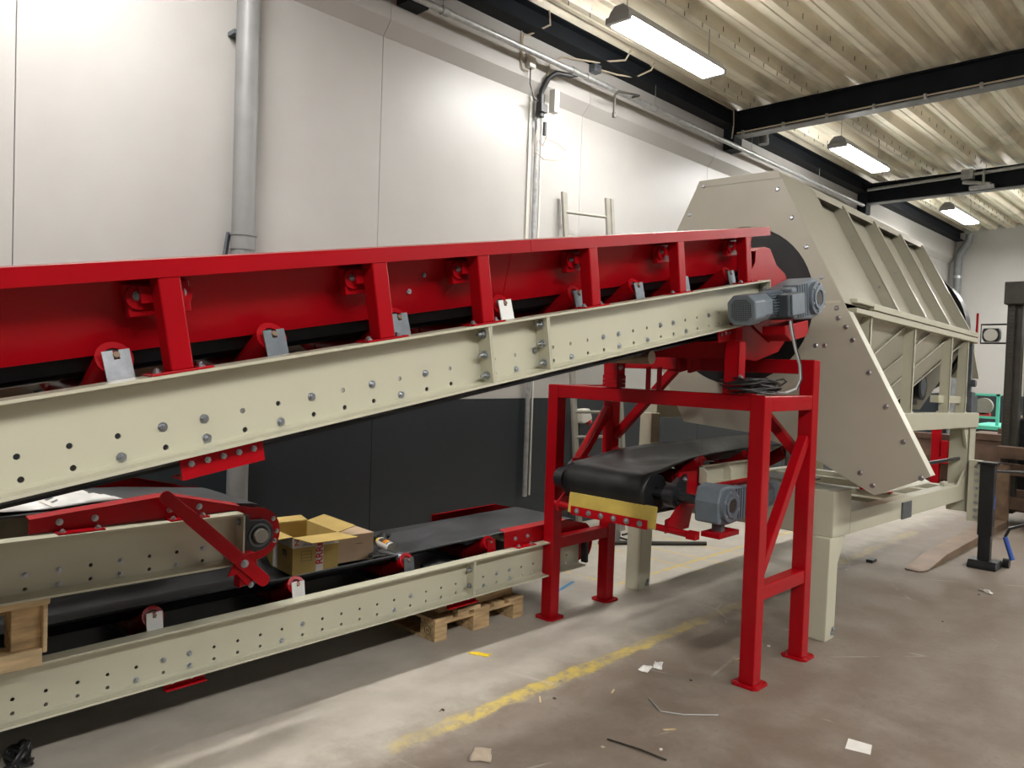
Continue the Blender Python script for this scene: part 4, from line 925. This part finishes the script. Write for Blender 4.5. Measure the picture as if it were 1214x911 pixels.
for s in (0, 1):
    f = (lambda v: v) if s == 0 else (lambda v: W2 - v); sg = 1 if s == 0 else -1
    op = [(0.845, H + 0.004), (0.845, H + 0.062), (1.345, H + 0.102), (1.399, H + 0.098), (1.70, H + 0.022)] + arc((1.785, 0.115), 0.125, 95, -100, 16) + [(1.69, 0.0), (1.69, H + 0.004)]
    vv_ = f(0.078)
    gd = MB().prism(op, lambda a, b_: (a, vv_, b_), (0, sg * 0.006, 0)).build('side_guard', 'red', mc)
    tp = [(0.845, H + 0.062), (1.345, H + 0.102), (1.399, H + 0.098), (1.70, H + 0.022)]
    m = MB()
    vs = [(u, f(0.076), w) for u, w in tp] + [(u, f(0.125), w + 0.008) for u, w in tp] + [(u, f(0.076), w - 0.005) for u, w in tp] + [(u, f(0.125), w + 0.003) for u, w in tp]
    n = len(tp); fs = [(i, i + 1, n + i + 1, n + i) for i in range(n - 1)] + [(2 * n + i, 2 * n + i + 1, 3 * n + i + 1, 3 * n + i) for i in range(n - 1)] + [(i, i + 1, 2 * n + i + 1, 2 * n + i) for i in range(n - 1)] + [(n + i, n + i + 1, 3 * n + i + 1, 3 * n + i) for i in range(n - 1)] + [(0, n, 3 * n, 2 * n), (n - 1, 2 * n - 1, 4 * n - 1, 3 * n - 1)]
    m.add(vs, fs); m.build('guard_lip', 'red', gd)
    for u in (0.93, 1.36):
        m = MB(); v0, v1 = sorted((f(0.012), f(0.08))); m.box(u, u + 0.17, v0, v1, H, H + 0.006); m.build('guard_foot', 'red', gd)
        if not s:
            for du in (0.02, 0.15):
                inst('bolt', BOLT, gd, (u + du, 0.04, H + 0.006), (-math.pi / 2, 0, 0)); inst('bolt', BOLT, gd, (u + du, 0.078, H + 0.04))
    if not s:
        for ang in (35, 0, -25): inst('bolt', BOLT_S, gd, (1.785 + 0.108 * math.cos(math.radians(ang)), 0.078, 0.115 + 0.108 * math.sin(math.radians(ang))))
m = MB(); m.prism([(1.695, 0.01), (1.695, 0.215), (1.735, 0.215), (1.737, 0.19), (1.80, 0.185)] + arc((1.785, 0.115), 0.075, 70, -70, 10) + [(1.74, 0.03)], XZ(0.045), (0, 0.032, 0)); bb = m.build('bearing_housing', 'black_paint', mc, bevel=0.005)
MB().ring((1.785, 0.045, 0.115), (0, -1, 0), 0.046, 0.056, 0.006, 28).build('bearing_ring', 'zinc_dull', bb, True)
MB().cyl((1.785, 0.05, 0.115), (1.785, 0.018, 0.115), 0.033, 24).build('shaft_end', 'alu', bb, True)
# lever with rounded ends on a small bracket
A_, B_ = Vector((1.315, 0.355)), Vector((1.765, -0.075)); dd = (B_ - A_).normalized(); nn = Vector((-dd.y, dd.x))
base_a = math.degrees(math.atan2(dd.y, dd.x))
poly = arc(A_, 0.026, base_a + 90, base_a + 270, 8) + [tuple(A_ + dd * 0.10 - nn * 0.026), tuple(A_ + dd * 0.15 - nn * 0.030)] + arc(B_, 0.030, base_a - 90, base_a + 90, 8) + [tuple(A_ + dd * 0.15 + nn * 0.030), tuple(A_ + dd * 0.10 + nn * 0.026)]
lv = MB().prism([tuple(p) for p in poly], XZ(-0.045), (0, 0.010, 0)).build('lever', 'red', mc, bevel=0.002)
piv = A_ + dd * 0.49
inst('bolt', BOLT_L, lv, (piv.x, -0.045, piv.y))
m = MB(); m.prism([(1.60, -0.035), (1.625, 0.02), (1.655, 0.048), (1.735, 0.056), (1.738, -0.06), (1.69, -0.09), (1.64, -0.03)], XZ(-0.032), (0, 0.010, 0)); m.box(1.66, 1.735, -0.03, 0.06, 0.03, 0.052); lb = m.build('lever_bracket', 'red', mc)
MB().prism([(1.66, -0.10), (1.75, -0.06), (1.74, -0.02), (1.66, -0.05)], XZ(-0.02), (0, 0.06, 0)).build('scraper_mount', 'red', mc, bevel=0.004)
inst('bolt', BOLT, lb, (1.75, -0.03, -0.045)); inst('bolt', BOLT, lb, (1.71, -0.03, -0.09))
idler(mc, 0.70, W2, 0.23, 'zinc_dull')
# plastic film bag on its belt
def sheet(name, label, cat, cx, cy, z, sx, sy, hgt, mt, seed, rot=0.0, n=14, up=0.0):
    random.seed(seed); ph = [random.uniform(0, 6.28) for _ in range(6)]
    m = MB(); vs = []
    for i in range(n + 1):
        for j in range(n + 1):
            a, b_ = i / n * 2 - 1, j / n * 2 - 1
            r = 1 + 0.10 * math.sin(3 * math.atan2(b_, a) + ph[0])
            x, y = a * sx * r, b_ * sy * r
            hh = hgt * (0.5 + 0.5 * math.sin(4 * a + ph[1]) * math.sin(3.3 * b_ + ph[2])) * (1 - 0.75 * max(abs(a), abs(b_)) ** 2) + hgt * 0.25 * math.sin(11 * a + 7 * b_ + ph[3]) * (1 - max(abs(a), abs(b_))) + up * (1 - max(abs(a), abs(b_)) ** 2)
            vs.append((cx + x * math.cos(rot) - y * math.sin(rot), cy + x * math.sin(rot) + y * math.cos(rot), z + max(hh, 0.0) + 0.002))
    m.add(vs, [(i * (n + 1) + j, i * (n + 1) + j + 1, (i + 1) * (n + 1) + j + 1, (i + 1) * (n + 1) + j) for i in range(n) for j in range(n)])
    o = m.build(name, mt, None, True); md = o.modifiers.new('thick', 'SOLIDIFY'); md.thickness = 0.002; md.offset = 1
    return tag(o, label, cat)
sheet('plastic_bag', 'crumpled white plastic film bag lying on the stacked conveyor belt', 'bag', 0.88, 3.68, 1.096, 0.30, 0.20, 0.05, 'plastic_film', 5, 0.12, 20, 0.028)
m = MB(); m.box(-0.10, 0.10, -0.07, 0.07, 0.0, 0.001); o = m.build('printed_note', 'paper', None); o.location = (1.00, 3.60, 1.140); o.rotation_euler = (0.30, -0.15, 0.6); tag(o, 'white printed leaflet lying on the crumpled plastic film', 'paper')
for k in range(4): MB().box(-0.075, -0.01 + 0.02 * k, -0.045 + 0.028 * k, -0.033 + 0.028 * k, 0.001, 0.0016).build('print_line', 'zinc_dull', o)

# ------------------------------------------------------------------ pallets and timber
def pallet(root, x0, y0, z0, LX, LY, mt='wood'):
    """LX side shows the blocks; boards run along y on top; z up"""
    bw = (0.10, 0.145, 0.10)
    xs = (x0, x0 + LX / 2 - 0.0725, x0 + LX - 0.10)
    ys = (y0, y0 + LY / 2 - 0.07, y0 + LY - 0.145)
    for i, x in enumerate(xs):
        for y in ys: MB().box(x, x + bw[i], y, y + 0.145, z0 + 0.022, z0 + 0.100).build('block', mt, root, bevel=0.004)
        MB().box(x - (0.0 if i != 1 else 0), x + bw[i], y0, y0 + LY, z0, z0 + 0.022).build('bottom_board', mt, root, bevel=0.003)
    for y in ys: MB().box(x0, x0 + LX, y, y + 0.145, z0 + 0.100, z0 + 0.122).build('stringer_board', mt, root, bevel=0.003)
    for k in range(5):
        w = 0.145 if k % 2 == 0 else 0.10
        x = x0 + (LX - 0.145) * k / 4 + (0 if k % 2 == 0 else 0.02)
        MB().box(x, x + w, y0 - 0.002, y0 + LY, z0 + 0.122, z0 + 0.144).build('deck_board', mt, root, bevel=0.003)
pt = thing('wooden_pallet', 'worn wooden euro pallet standing on the floor under the low conveyor', 'pallet', (3.5, 3.9, 0))
pallet(pt, 3.12, 3.61, 0.0, 0.80, 0.95)
# burnt-in oval stamp on the corner block
o = MB().ring((3.1185, 3.68, 0.062), (-1, 0, 0), 0.027, 0.031, 0.001, 24).build('stamp', 'print_dark', pt)
m = MB()
for dy in (0.010, -0.002, -0.014): m.box(3.1175, 3.1185, 3.68 + dy, 3.68 + dy + 0.003, 0.050, 0.074)
m.box(3.1175, 3.1185, 3.666, 3.692, 0.060, 0.063); m.build('stamp_letters', 'print_dark', pt)
for i, (x0, x1, y0, y1, z0, z1, lb) in enumerate(((3.20, 3.88, 3.68, 3.78, 0.1455, 0.205, 'timber plank lying on the pallet beside the red bracket'), (3.33, 3.98, 3.83, 3.93, 0.1455, 0.225, 'timber batten on the pallet pressed under the conveyor'), (3.30, 3.50, 3.60, 3.66, 0.1455, 0.172, 'short pale board end on the pallet edge'))):
    tag(MB().box(x0, x1, y0, y1, z0, z1).build('timber_plank', ('wood', 'wood', 'wood_light')[i], None, bevel=0.004), lb, 'plank', 'timbers on the pallet')
for u, zz in ((0.1, 0.24), (4.2, 0.296)):
    pass
bt = thing('timber_block', 'stacked wooden pallet end separating the two beige conveyors', 'timber', (0.6, 3.6, 0.49))
zb = 0.497
MB().box(0.10, 0.905, 3.40, 3.50, zb, zb + 0.07).build('bottom_board', 'wood_light', bt, bevel=0.004)
MB().box(0.10, 0.925, 3.38, 3.50, zb + 0.245, zb + 0.288).build('top_board', 'wood_light', bt, bevel=0.006)
MB().box(0.80, 0.915, 3.42, 3.52, zb + 0.07, zb + 0.245).build('block', 'wood', bt, bevel=0.005)
MB().box(0.45, 0.59, 3.42, 3.52, zb + 0.07, zb + 0.245).build('block', 'wood', bt, bevel=0.005)
MB().box(0.905, 0.922, 3.40, 3.80, zb + 0.05, zb + 0.25).build('end_board', 'wood_light', bt, bevel=0.004)
MB().box(0.10, 0.92, 3.50, 4.2, zb + 0.195, zb + 0.226).build('cross_board', 'wood', bt, bevel=0.004)
# support under the low conveyor off to the left, out of the picture
o = MB().box(-0.5, -0.35, 3.47, 4.33, 0.0, 0.23).build('timber_sleeper', 'wood', None, bevel=0.006); tag(o, 'timber sleeper under the left end of the low conveyor', 'timber')

# ------------------------------------------------------------------ cardboard boxes, spray can and gloves on the belt
cbx = thing('cardboard_box', 'open cardboard box with printed packing tape standing on the low conveyor belt', 'box', (2.4, 4.0, 0.53), rot=(0, 0, math.radians(-5)))
wx, wy, hz, th = 0.28, 0.40, 0.215, 0.005
q0 = (-0.15, -0.21)
x0, y0 = q0; x1, y1 = x0 + wx, y0 + wy
for nm, bx in (('front_wall', (x0, x1, y0, y0 + th)), ('back_wall', (x0, x1, y1 - th, y1)), ('left_wall', (x0, x0 + th, y0 + th, y1 - th)), ('right_wall', (x1 - th, x1, y0 + th, y1 - th))):
    MB().box(*bx, 0.0, hz).build(nm, 'cardboard', cbx)
MB().box(x0, x1, y0, y1, 0.0, 0.004).build('bottom', 'cardboard', cbx)
def flap(p, q, d, nm):
    p, q, d = Vector(p), Vector(q), Vector(d); n_ = (q - p).cross(d).normalized() * 0.004
    m = MB(); vs = [p, q, q + d, p + d]; m.add(vs + [v + n_ for v in vs], [(0, 1, 2, 3), (4, 5, 6, 7), (0, 1, 5, 4), (1, 2, 6, 5), (2, 3, 7, 6), (3, 0, 4, 7)]); return m.build(nm, 'cardboard', cbx)
flap((x0, y0, hz), (x1, y0, hz), (0.055, -0.13, -0.010), 'front_flap')
flap((x0, y1, hz), (x1, y1, hz), (0.02, 0.13, 0.004), 'back_flap')
flap((x1, y0 + 0.005, hz), (x1, y1 - 0.005, hz), (0.12, 0.02, 0.022), 'right_flap')
flap((x0, y0 + 0.005, hz), (x0, y1 - 0.005, hz), (-0.12, 0.0, -0.004), 'left_flap')
MB().box(x0, x1, y0 - 0.0012, y0 - 0.0002, hz - 0.062, hz - 0.002).build('tape_band', 'tape_white', cbx)
MB().box(x0 + 0.14, x0 + 0.185, y0 - 0.0022, y0 - 0.0012, 0.006, hz - 0.03).build('tape_strip', 'tape_white', cbx)
MB().box(x0 - 0.0012, x0 - 0.0002, y0, y0 + 0.36, hz - 0.06, hz - 0.002).build('tape_band', 'tape_white', cbx)
MB().box(x0 - 0.0022, x0 - 0.0012, y0 + 0.19, y0 + 0.25, 0.006, hz - 0.03).build('tape_strip', 'tape_white', cbx)
def text(s, size, loc, rot, par, mt, nm='lettering'):
    cu = bpy.data.curves.new(nm, 'FONT'); cu.body = s; cu.size = size; cu.offset = size * 0.022; cu.extrude = 0.0003; cu.align_x = 'CENTER'; cu.align_y = 'CENTER'; tmp = bpy.data.objects.new(nm, cu); me = bpy.data.meshes.new_from_object(tmp); bpy.data.objects.remove(tmp); me.materials.clear(); me.materials.append(MAT[mt])
    o = bpy.data.objects.new(nm, me); COL.objects.link(o); o.parent = par; o.location = loc; o.rotation_euler = rot; return o
PX = math.pi / 2
MB().box(x0 + 0.145, x0 + 0.180, y0 - 0.0028, y0 - 0.0023, 0.152, 0.168).build('print_block', 'print_red', cbx)
text('RRR', 0.058, (x0 + 0.163, y0 - 0.0028, 0.098), (PX, PX * -1, 0), cbx, 'print_red')
m = MB()
for k in range(22):
    xk = x0 + 0.065 + k * 0.0092; hk = 0.010 + 0.004 * ((k * 7) % 3)
    if k % 8 != 7:
        m.box(xk, xk + 0.0045, y0 - 0.0018, y0 - 0.0013, hz - 0.030, hz - 0.030 + hk); m.box(xk, xk + 0.0075, y0 - 0.0018, y0 - 0.0013, hz - 0.026 + 0.004 * (k % 2), hz - 0.0235 + 0.004 * (k % 2)); m.box(xk - 0.01, xk - 0.006, y0 - 0.0018, y0 - 0.0013, hz - 0.054, hz - 0.054 + hk)
m.build('tape_print', 'zinc_dull', cbx)
text('Z', 0.045, (x0 + 0.022, y0 - 0.0018, hz - 0.032), (PX, 0, 0), cbx, 'print_red')
text('A', 0.02, (x0 + 0.20, y0 - 0.0018, hz - 0.024), (PX, 0, 0), cbx, 'print_red')
text('m', 0.075, (x0 - 0.0015, y0 + 0.10, hz - 0.095), (PX, 0, -PX), cbx, 'print_dark')
m = MB()
for k in range(4): m.box(x0 + 0.05, x0 + 0.115, y0 - 0.0008, y0 - 0.0003, 0.075 + k * 0.018, 0.077 + k * 0.018)
for k in range(2): m.box(x0 + 0.05 + k * 0.063, x0 + 0.052 + k * 0.063, y0 - 0.0008, y0 - 0.0003, 0.075, 0.131)
m.build('printed_label', 'print_dark', cbx)
cb2 = thing('cardboard_carton', 'smaller plain pinkish cardboard carton behind the open taped box', 'box', (2.69, 4.02, 0.535), rot=(0, 0, math.radians(-4)))
MB().box(-0.125, 0.125, -0.17, 0.20, 0.0, 0.155).build('body', 'cardboard_pink', cb2, bevel=0.004)
for (a, b_) in ((-0.17, 0.012), (0.018, 0.20)): MB().box(-0.125, 0.125, a, b_, 0.1555, 0.160).build('flap', 'cardboard_pink', cb2)
MB().box(0.0, 0.05, -0.172, -0.1701, 0.103, 0.106).build('handle_slit', 'print_dark', cb2)
sc = thing('spray_can', 'white spray can with colourful label and yellow cap lying on the belt', 'can', (3.0, 3.86, 0.60), rot=(0, 0, math.radians(56)))
ax0, ax1 = -0.11, 0.06
MB().cyl((ax0, 0, 0), (ax1, 0, 0), 0.0325, 28).build('body', 'white_tag', sc, True)
MB().ring((ax0, 0, 0), (1, 0, 0), 0.024, 0.0335, -0.006, 28).build('bottom_rim', 'alu', sc, True)
MB().cyl((ax0 - 0.001, 0, 0), (ax0 - 0.002, 0, 0), 0.024, 20).build('bottom_dome', 'alu', sc, True)
MB().cyl((ax1, 0, 0), (ax1 + 0.016, 0, 0), 0.0325, 24, 0.022).build('shoulder', 'zinc', sc, True)
MB().cyl((ax1 + 0.012, 0, 0), (ax1 + 0.046, 0, 0), 0.024, 24, 0.021).build('cap', 'yellow', sc, True)
for k, (a, b_, mt) in enumerate(((-0.015, 0.045, 'print_dark'), (-0.05, -0.015, 'orange_print'), (-0.07, -0.05, 'yellow'), (-0.085, -0.07, 'blue'))):
    m = MB(); n = 10
    vs = []
    for i in range(n + 1):
        t_ = math.radians(35 + 85 * i / n) + math.pi * 0
        for xx in (a, b_): vs.append((xx, 0.0329 * math.cos(t_) , 0.0329 * math.sin(t_)))
    m.add(vs, [(2 * i, 2 * i + 1, 2 * i + 3, 2 * i + 2) for i in range(n)]); m.build('label_band', mt, sc, True)
sc.rotation_euler = (0, 0, math.radians(76)); sc.location = (2.905, 3.86, 0.60)
def glove(name, label, loc, rz, seed):
    t = thing(name, label, 'glove', loc, rot=(0, 0, rz))
    random.seed(seed)
    m = MB(); m.tube([(-0.10, 0, 0.012), (-0.05, 0.0, 0.020), (0.0, 0.0, 0.024), (0.03, 0.0, 0.022)], 0.030, 10); m.build('palm', 'cable_black', t, True)
    for k in range(4): m = MB(); m.tube([(0.02, -0.03 + 0.02 * k, 0.022), (0.06, -0.035 + 0.023 * k, 0.028 - 0.004 * k), (0.095 - 0.006 * abs(k - 1.5), -0.038 + 0.025 * k, 0.014)], 0.0105, 8); m.build('finger', 'cable_black', t, True)
    m = MB(); m.tube([(-0.02, 0.03, 0.02), (0.01, 0.055, 0.022), (0.04, 0.068, 0.014)], 0.0115, 8); m.build('thumb', 'cable_black', t, True)
    m = MB(); m.tube([(-0.12, 0, 0.012), (-0.09, 0, 0.014)], 0.033, 10); m.build('cuff', 'zinc_dull', t, True)
glove('work_glove', 'crumpled black work glove lying beside the spray can', (2.80, 3.72, 0.56), 2.0, 1)
glove('work_glove', 'black work glove lying behind the spray can', (3.05, 4.08, 0.56), 0.9, 2)

# ------------------------------------------------------------------ litter on the floor
o = MB().prism([(-0.06, -0.05), (0.045, -0.058), (0.065, 0.045), (-0.05, 0.058)], lambda a, b_: (a, b_, 0.0), (0, 0, 0.0015)).build('paper_label', 'paper', None); o.location = (3.758, 1.283, 0.001); o.rotation_euler = (0, 0, 0.35); tag(o, 'torn white paper label lying alone on the open floor', 'paper')
sheet('cardboard_scrap', 'brown torn cardboard scrap lying near the tip of the yellow line', 'cardboard', 2.385, 2.42, 0.0, 0.06, 0.045, 0.012, 'paper_brown', 4, 0.7, 8)
sheet('yellow_wrapper', 'small bright yellow wrapper on the floor in front of the pallet', 'wrapper', 3.20, 3.29, 0.0, 0.065, 0.022, 0.012, 'yellow', 6, -1.1, 8)
sheet('paper_scrap', 'folded white paper scrap beside the yellow floor line', 'paper', 3.77, 2.49, 0.0, 0.05, 0.03, 0.02, 'paper', 9, 0.2, 8)
sheet('film_scrap', 'grey translucent film scrap beside the folded white paper', 'film', 3.87, 2.47, 0.0, 0.055, 0.025, 0.015, 'plastic_film', 12, 0.5, 8)
o = MB().tube([(2.92, 2.124, 0.006), (2.95, 1.96, 0.008), (2.962, 1.828, 0.006)], 0.0045, 6).build('wire_rod', 'fork_dark', None, True); tag(o, 'thin dark wire rod lying on the floor', 'wire')
o = MB().tube([(3.45, 2.25, 0.004), (3.36, 2.12, 0.006), (3.42, 2.02, 0.004), (3.55, 1.90, 0.004)], 0.003, 6).build('plastic_strip', 'cable_grey', None, True); tag(o, 'curved pale plastic strip on the floor near the folded paper', 'strip')
sheet('white_chip', 'curled white chip on the floor in front of the black jack', 'scrap', 7.29, 1.54, 0.0, 0.06, 0.02, 0.03, 'paper', 15, 0.9, 8)
for i, (x, y, lb) in enumerate(((2.98, 2.60, 'tiny wood splinter on the grey floor by the yellow line'), (3.35, 2.42, 'thin straw-coloured wood splinter near the plastic strip'), (4.30, 2.21, 'pale splinter beside the foot plate of the red frame'), (3.20, 2.0, 'straight yellowish wood splinter near the wire rod'))):
    o = MB().bar((x, y, 0.004), (x + 0.05, y + 0.05 - 0.03 * i, 0.004), 0.008, 0.004).build('wood_splinter', 'wood_light', None); tag(o, lb, 'splinter', 'wood splinters on the floor')
random.seed(21)
for i in range(18):
    x, y = random.uniform(2.2, 7.5), random.uniform(1.0, 3.3)
    r = random.uniform(0.006, 0.014)
    o = MB().prism([(x + r * random.uniform(0.6, 1.2) * math.cos(a * 1.047), y + r * random.uniform(0.6, 1.2) * math.sin(a * 1.047)) for a in range(6)], lambda a, b_: (a, b_, 0.0), (0, 0, 0.004)).build('grit_chip', random.choice(['paper', 'fork_dark', 'dust', 'paper_brown']), None)
    tag(o, 'tiny chip of grit or paper on the concrete floor', 'litter', 'small litter on the floor')
t = thing('black_cable_bundle', 'bundle of black cable on the floor under the low conveyor', 'cable', (0.93, 3.62, 0))
random.seed(8)
for k in range(9):
    c1, c2, r1, r2 = random.uniform(-0.02, 0.02), random.uniform(-0.02, 0.02), random.uniform(0.02, 0.05), random.uniform(0.02, 0.06)
    pts = [(0.90 + c1 + r1 * math.cos(a / 4), 3.66 + c2 + r2 * math.sin(a / 4 + k), 0.012 + 0.009 * k * (0.6 + 0.4 * math.sin(a / 3 + k))) for a in range(26)]
    MB().tube(pts, 0.009, 7).build('cable_loop', 'cable_black', t, True)
m = MB(); m.box(7.52, 7.64, 2.52, 2.58, 0.0, 0.03); tag(m.build('rubber_block', 'black_paint', None, bevel=0.005), 'small dark block on the floor under the trommel', 'block')

# ================================================================== forklift and things at the far right
fk = thing('forklift', 'old dark forklift with chain mast, work lamp and long forks resting on the floor', 'forklift', (11.6, 1.9, 0))
for y_ in (2.075, 0.90):
    MB().prism([(7.62, 0.0), (7.64, 0.012), (8.2, 0.065), (10.7, 0.085), (10.7, 0.0)], lambda a, b_: (a, y_, b_), (0, 0.19, 0)).build('fork', 'fork_steel', fk, bevel=0.006)
    m = MB(); m.prism([(7.52, y_ + 0.05), (7.55, y_ + 0.02), (7.64, y_), (7.64, y_ + 0.19), (7.55, y_ + 0.17), (7.52, y_ + 0.14)], lambda a, b_: (a, b_, 0.0), (0, 0, 0.012)); m.build('fork_tip', 'fork_steel', fk)
    MB().box(10.65, 10.72, y_, y_ + 0.19, 0.0, 0.75).build('fork_heel', 'fork_steel', fk, bevel=0.006)
for z_ in (0.22, 0.62): MB().box(10.72, 10.80, 0.95, 2.45, z_, z_ + 0.14).build('carriage_bar', 'wood_dark', fk, bevel=0.006)
for y_ in (2.06, 1.20):
    MB().box(10.85, 11.0, y_, y_ + 0.16, 0.15, 2.75).build('mast_rail', 'fork_dark', fk, bevel=0.006)
    m = MB()
    for k in range(44): m.box(10.80, 10.83, y_ + 0.07 + (0.004 if k % 2 else 0), y_ + 0.13 - (0.004 if k % 2 else 0), 0.70 + k * 0.045, 0.70 + k * 0.045 + 0.040)
    m.build('lift_chain', 'fork_dark', fk)
MB().box(10.74, 11.05, 1.15, 2.24, 2.66, 2.93).build('mast_head', 'fork_dark', fk, bevel=0.01)
m = MB(); m.tube([(10.9, 2.08, 2.43), (10.9, 2.50, 2.43), (10.9, 2.50, 2.20), (10.9, 2.08, 2.20)], 0.012, 8); m.build('lamp_bracket', 'black_paint', fk, True)
m = MB(); m.prism([(2.30, 2.38), (2.285, 2.34), (2.285, 2.26), (2.31, 2.215), (2.45, 2.215), (2.475, 2.26), (2.475, 2.34), (2.46, 2.38)], YZ(10.84), (0.09, 0, 0)); m.build('work_lamp', 'black_paint', fk, bevel=0.006)
m = MB(); m.cyl((10.83, 2.38, 2.298), (10.842, 2.38, 2.298), 0.075, 24); m.build('lamp_lens', 'lens', fk, True)
MB().box(10.55, 10.72, 1.0, 2.2, 0.83, 0.97).build('load_guard', 'wood_dark', fk, bevel=0.006)
MB().box(11.1, 13.0, 1.0, 2.1, 0.3, 1.3).build('body', 'black_paint', fk, bevel=0.03)
MB().box(11.05, 11.4, 0.95, 2.2, 0.15, 0.42).build('axle_beam', 'rust_box', fk, bevel=0.01)
for (x, y_) in ((11.2, 2.30), (11.2, 0.78), (12.8, 2.1), (12.8, 0.95)):
    MB().cyl((x, y_ - 0.1, 0.30), (x, y_ + 0.1, 0.30), 0.30, 28).build('tyre', 'rubber', fk, True)
for (x, y_) in ((11.2, 1.05), (11.2, 2.05), (12.6, 1.05), (12.6, 2.05)): MB().box(x, x + 0.05, y_ - 0.025, y_ + 0.025, 1.3, 2.25).build('guard_post', 'fork_dark', fk)
MB().box(11.15, 12.7, 1.0, 2.1, 2.25, 2.3).build('overhead_guard', 'fork_dark', fk)
# wooden crate beside the machine, red part, bench at the end wall
t = thing('timber_crate', 'dark brown timber crate seen between the drive motor and the rear leg of the trommel', 'crate', (13.6, 3.6, 0))
MB().box(13.3, 13.9, 3.25, 4.1, 0.12, 0.85).build('body', 'rust_box', t, bevel=0.01)
for z_ in (0.12, 0.5, 0.88): MB().box(13.27, 13.3, 3.23, 4.12, z_ * 0.9, z_ * 0.9 + 0.09).build('plank', 'wood_dark', t, bevel=0.004)
MB().box(13.35, 13.85, 3.3, 4.05, 0.0, 0.12).build('skid', 'wood_dark', t)
t = thing('steel_bin', 'rust-brown steel bin standing in front of the green bench', 'bin', (13.6, 2.7, 0))
MB().box(13.3, 13.95, 2.3, 3.1, 0.0, 0.90).build('body', 'rust_box', t, bevel=0.01)
MB().box(13.26, 13.99, 2.26, 3.14, 0.84, 0.94).build('rim', 'wood_dark', t, bevel=0.006)
m = MB(); m.cyl((13.5, 2.75, 0.92), (13.5, 2.75, 1.02), 0.06, 12); m.cyl((13.5, 2.75, 1.02), (13.5, 2.75, 1.12), 0.02, 8); m.build('valve_knob', 'wood_dark', t, True)
t = thing('red_machine_stand', 'red steel stand half hidden behind the trommel drive motor', 'stand', (13.1, 3.6, 0))
MB().box(13.0, 13.1, 3.46, 3.58, 0.05, 0.98).build('post', 'red', t, bevel=0.005); MB().box(13.0, 13.2, 3.3, 3.46, 0.45, 0.55).build('arm', 'red', t, bevel=0.005); MB().box(12.95, 13.2, 3.3, 3.65, 0.0, 0.05).build('base', 'red', t)
MB().box(12.98, 13.12, 3.36, 3.44, 0.50, 0.80).build('bracket', 'red', t, bevel=0.005)
t = thing('green_workbench', 'mint green workbench with a small open frame at the end wall', 'workbench', (16.4, 3.2, 0))
MB().box(15.8, 17.2, 1.6, 3.75, 0.86, 0.93).build('bench_top', 'green', t, bevel=0.01)
MB().box(15.84, 15.88, 1.65, 3.70, 0.70, 0.86).build('apron', 'black_paint', t)
for (x, y_) in ((15.9, 1.7), (15.9, 3.65), (17.1, 1.7), (17.1, 3.65)): MB().box(x - 0.04, x + 0.04, y_ - 0.04, y_ + 0.04, 0, 0.86).build('leg', 'black_paint', t)
for y_ in (3.34, 3.72): MB().box(15.95, 16.0, y_ - 0.025, y_ + 0.025, 0.93, 1.50).build('frame_post', 'green', t)
MB().box(15.95, 16.0, 3.30, 3.76, 1.46, 1.50).build('frame_top', 'green', t); MB().box(15.95, 16.0, 3.36, 3.70, 1.05, 1.09).build('frame_shelf', 'green', t)
t = thing('bench_grinder', 'grey bench grinder wheel standing in the mint green bench frame', 'grinder', (16.05, 3.6, 1.09))
MB().cyl((16.0, 3.58, 1.27), (16.1, 3.58, 1.27), 0.15, 24).build('wheel', 'alu', t, True); MB().box(16.0, 16.15, 3.48, 3.68, 1.09, 1.15).build('foot', 'print_red', t)
t = thing('notice_board', 'brown narrow upright board behind the mint green frame', 'board', (16.3, 3.25, 0.93))
MB().box(16.2, 16.25, 3.21, 3.31, 0.93, 1.46).build('panel', 'rust_box', t); MB().box(16.19, 16.2, 3.20, 3.32, 1.42, 1.46).build('edge', 'wood_dark', t)
t = thing('parts_carton', 'small brown carton lying on the mint green bench', 'box', (16.1, 2.9, 0.93))
MB().box(16.0, 16.3, 2.70, 2.98, 0.93, 1.12).build('body', 'cardboard_pink', t, bevel=0.006); MB().box(15.99, 16.31, 2.69, 2.99, 1.12, 1.135).build('lid', 'cardboard_pink', t)
t = thing('wall_post', 'pale grey steel post standing against the end wall', 'post', (20.2, 3.6, 0))
MB().box(20.2, 20.35, 3.52, 3.68, 0, 5.1).build('column', 'galv', t); MB().box(20.15, 20.38, 3.45, 3.75, 0, 0.03).build('foot', 'galv', t)
# stand and hose lying near the wall
t = thing('floor_stand', 'small grey stand with a looped black cable near the wall foot', 'stand', (6.35, 4.45, 0))
m = MB(); m.cyl((6.30, 4.55, 0.0), (6.30, 4.55, 0.36), 0.03, 12); m.build('post', 'galv', t, True)
MB().box(6.22, 6.40, 4.48, 4.62, 0.33, 0.40).build('head', 'motor_dark', t, bevel=0.006)
m = MB(); m.tube([(6.30, 4.53, 0.05), (6.38, 4.45, 0.02), (6.45, 4.36, 0.05), (6.42, 4.34, 0.1), (6.35, 4.42, 0.11), (6.30, 4.5, 0.08)], 0.010, 7); m.build('cable_loop', 'cable_black', t, True)
o = MB().cyl((6.05, 4.60, 0.02), (6.9, 3.9, 0.02), 0.02, 8).build('floor_bar', 'fork_dark', None, True); tag(o, 'thin dark bar lying on the floor behind the far trommel leg', 'bar')
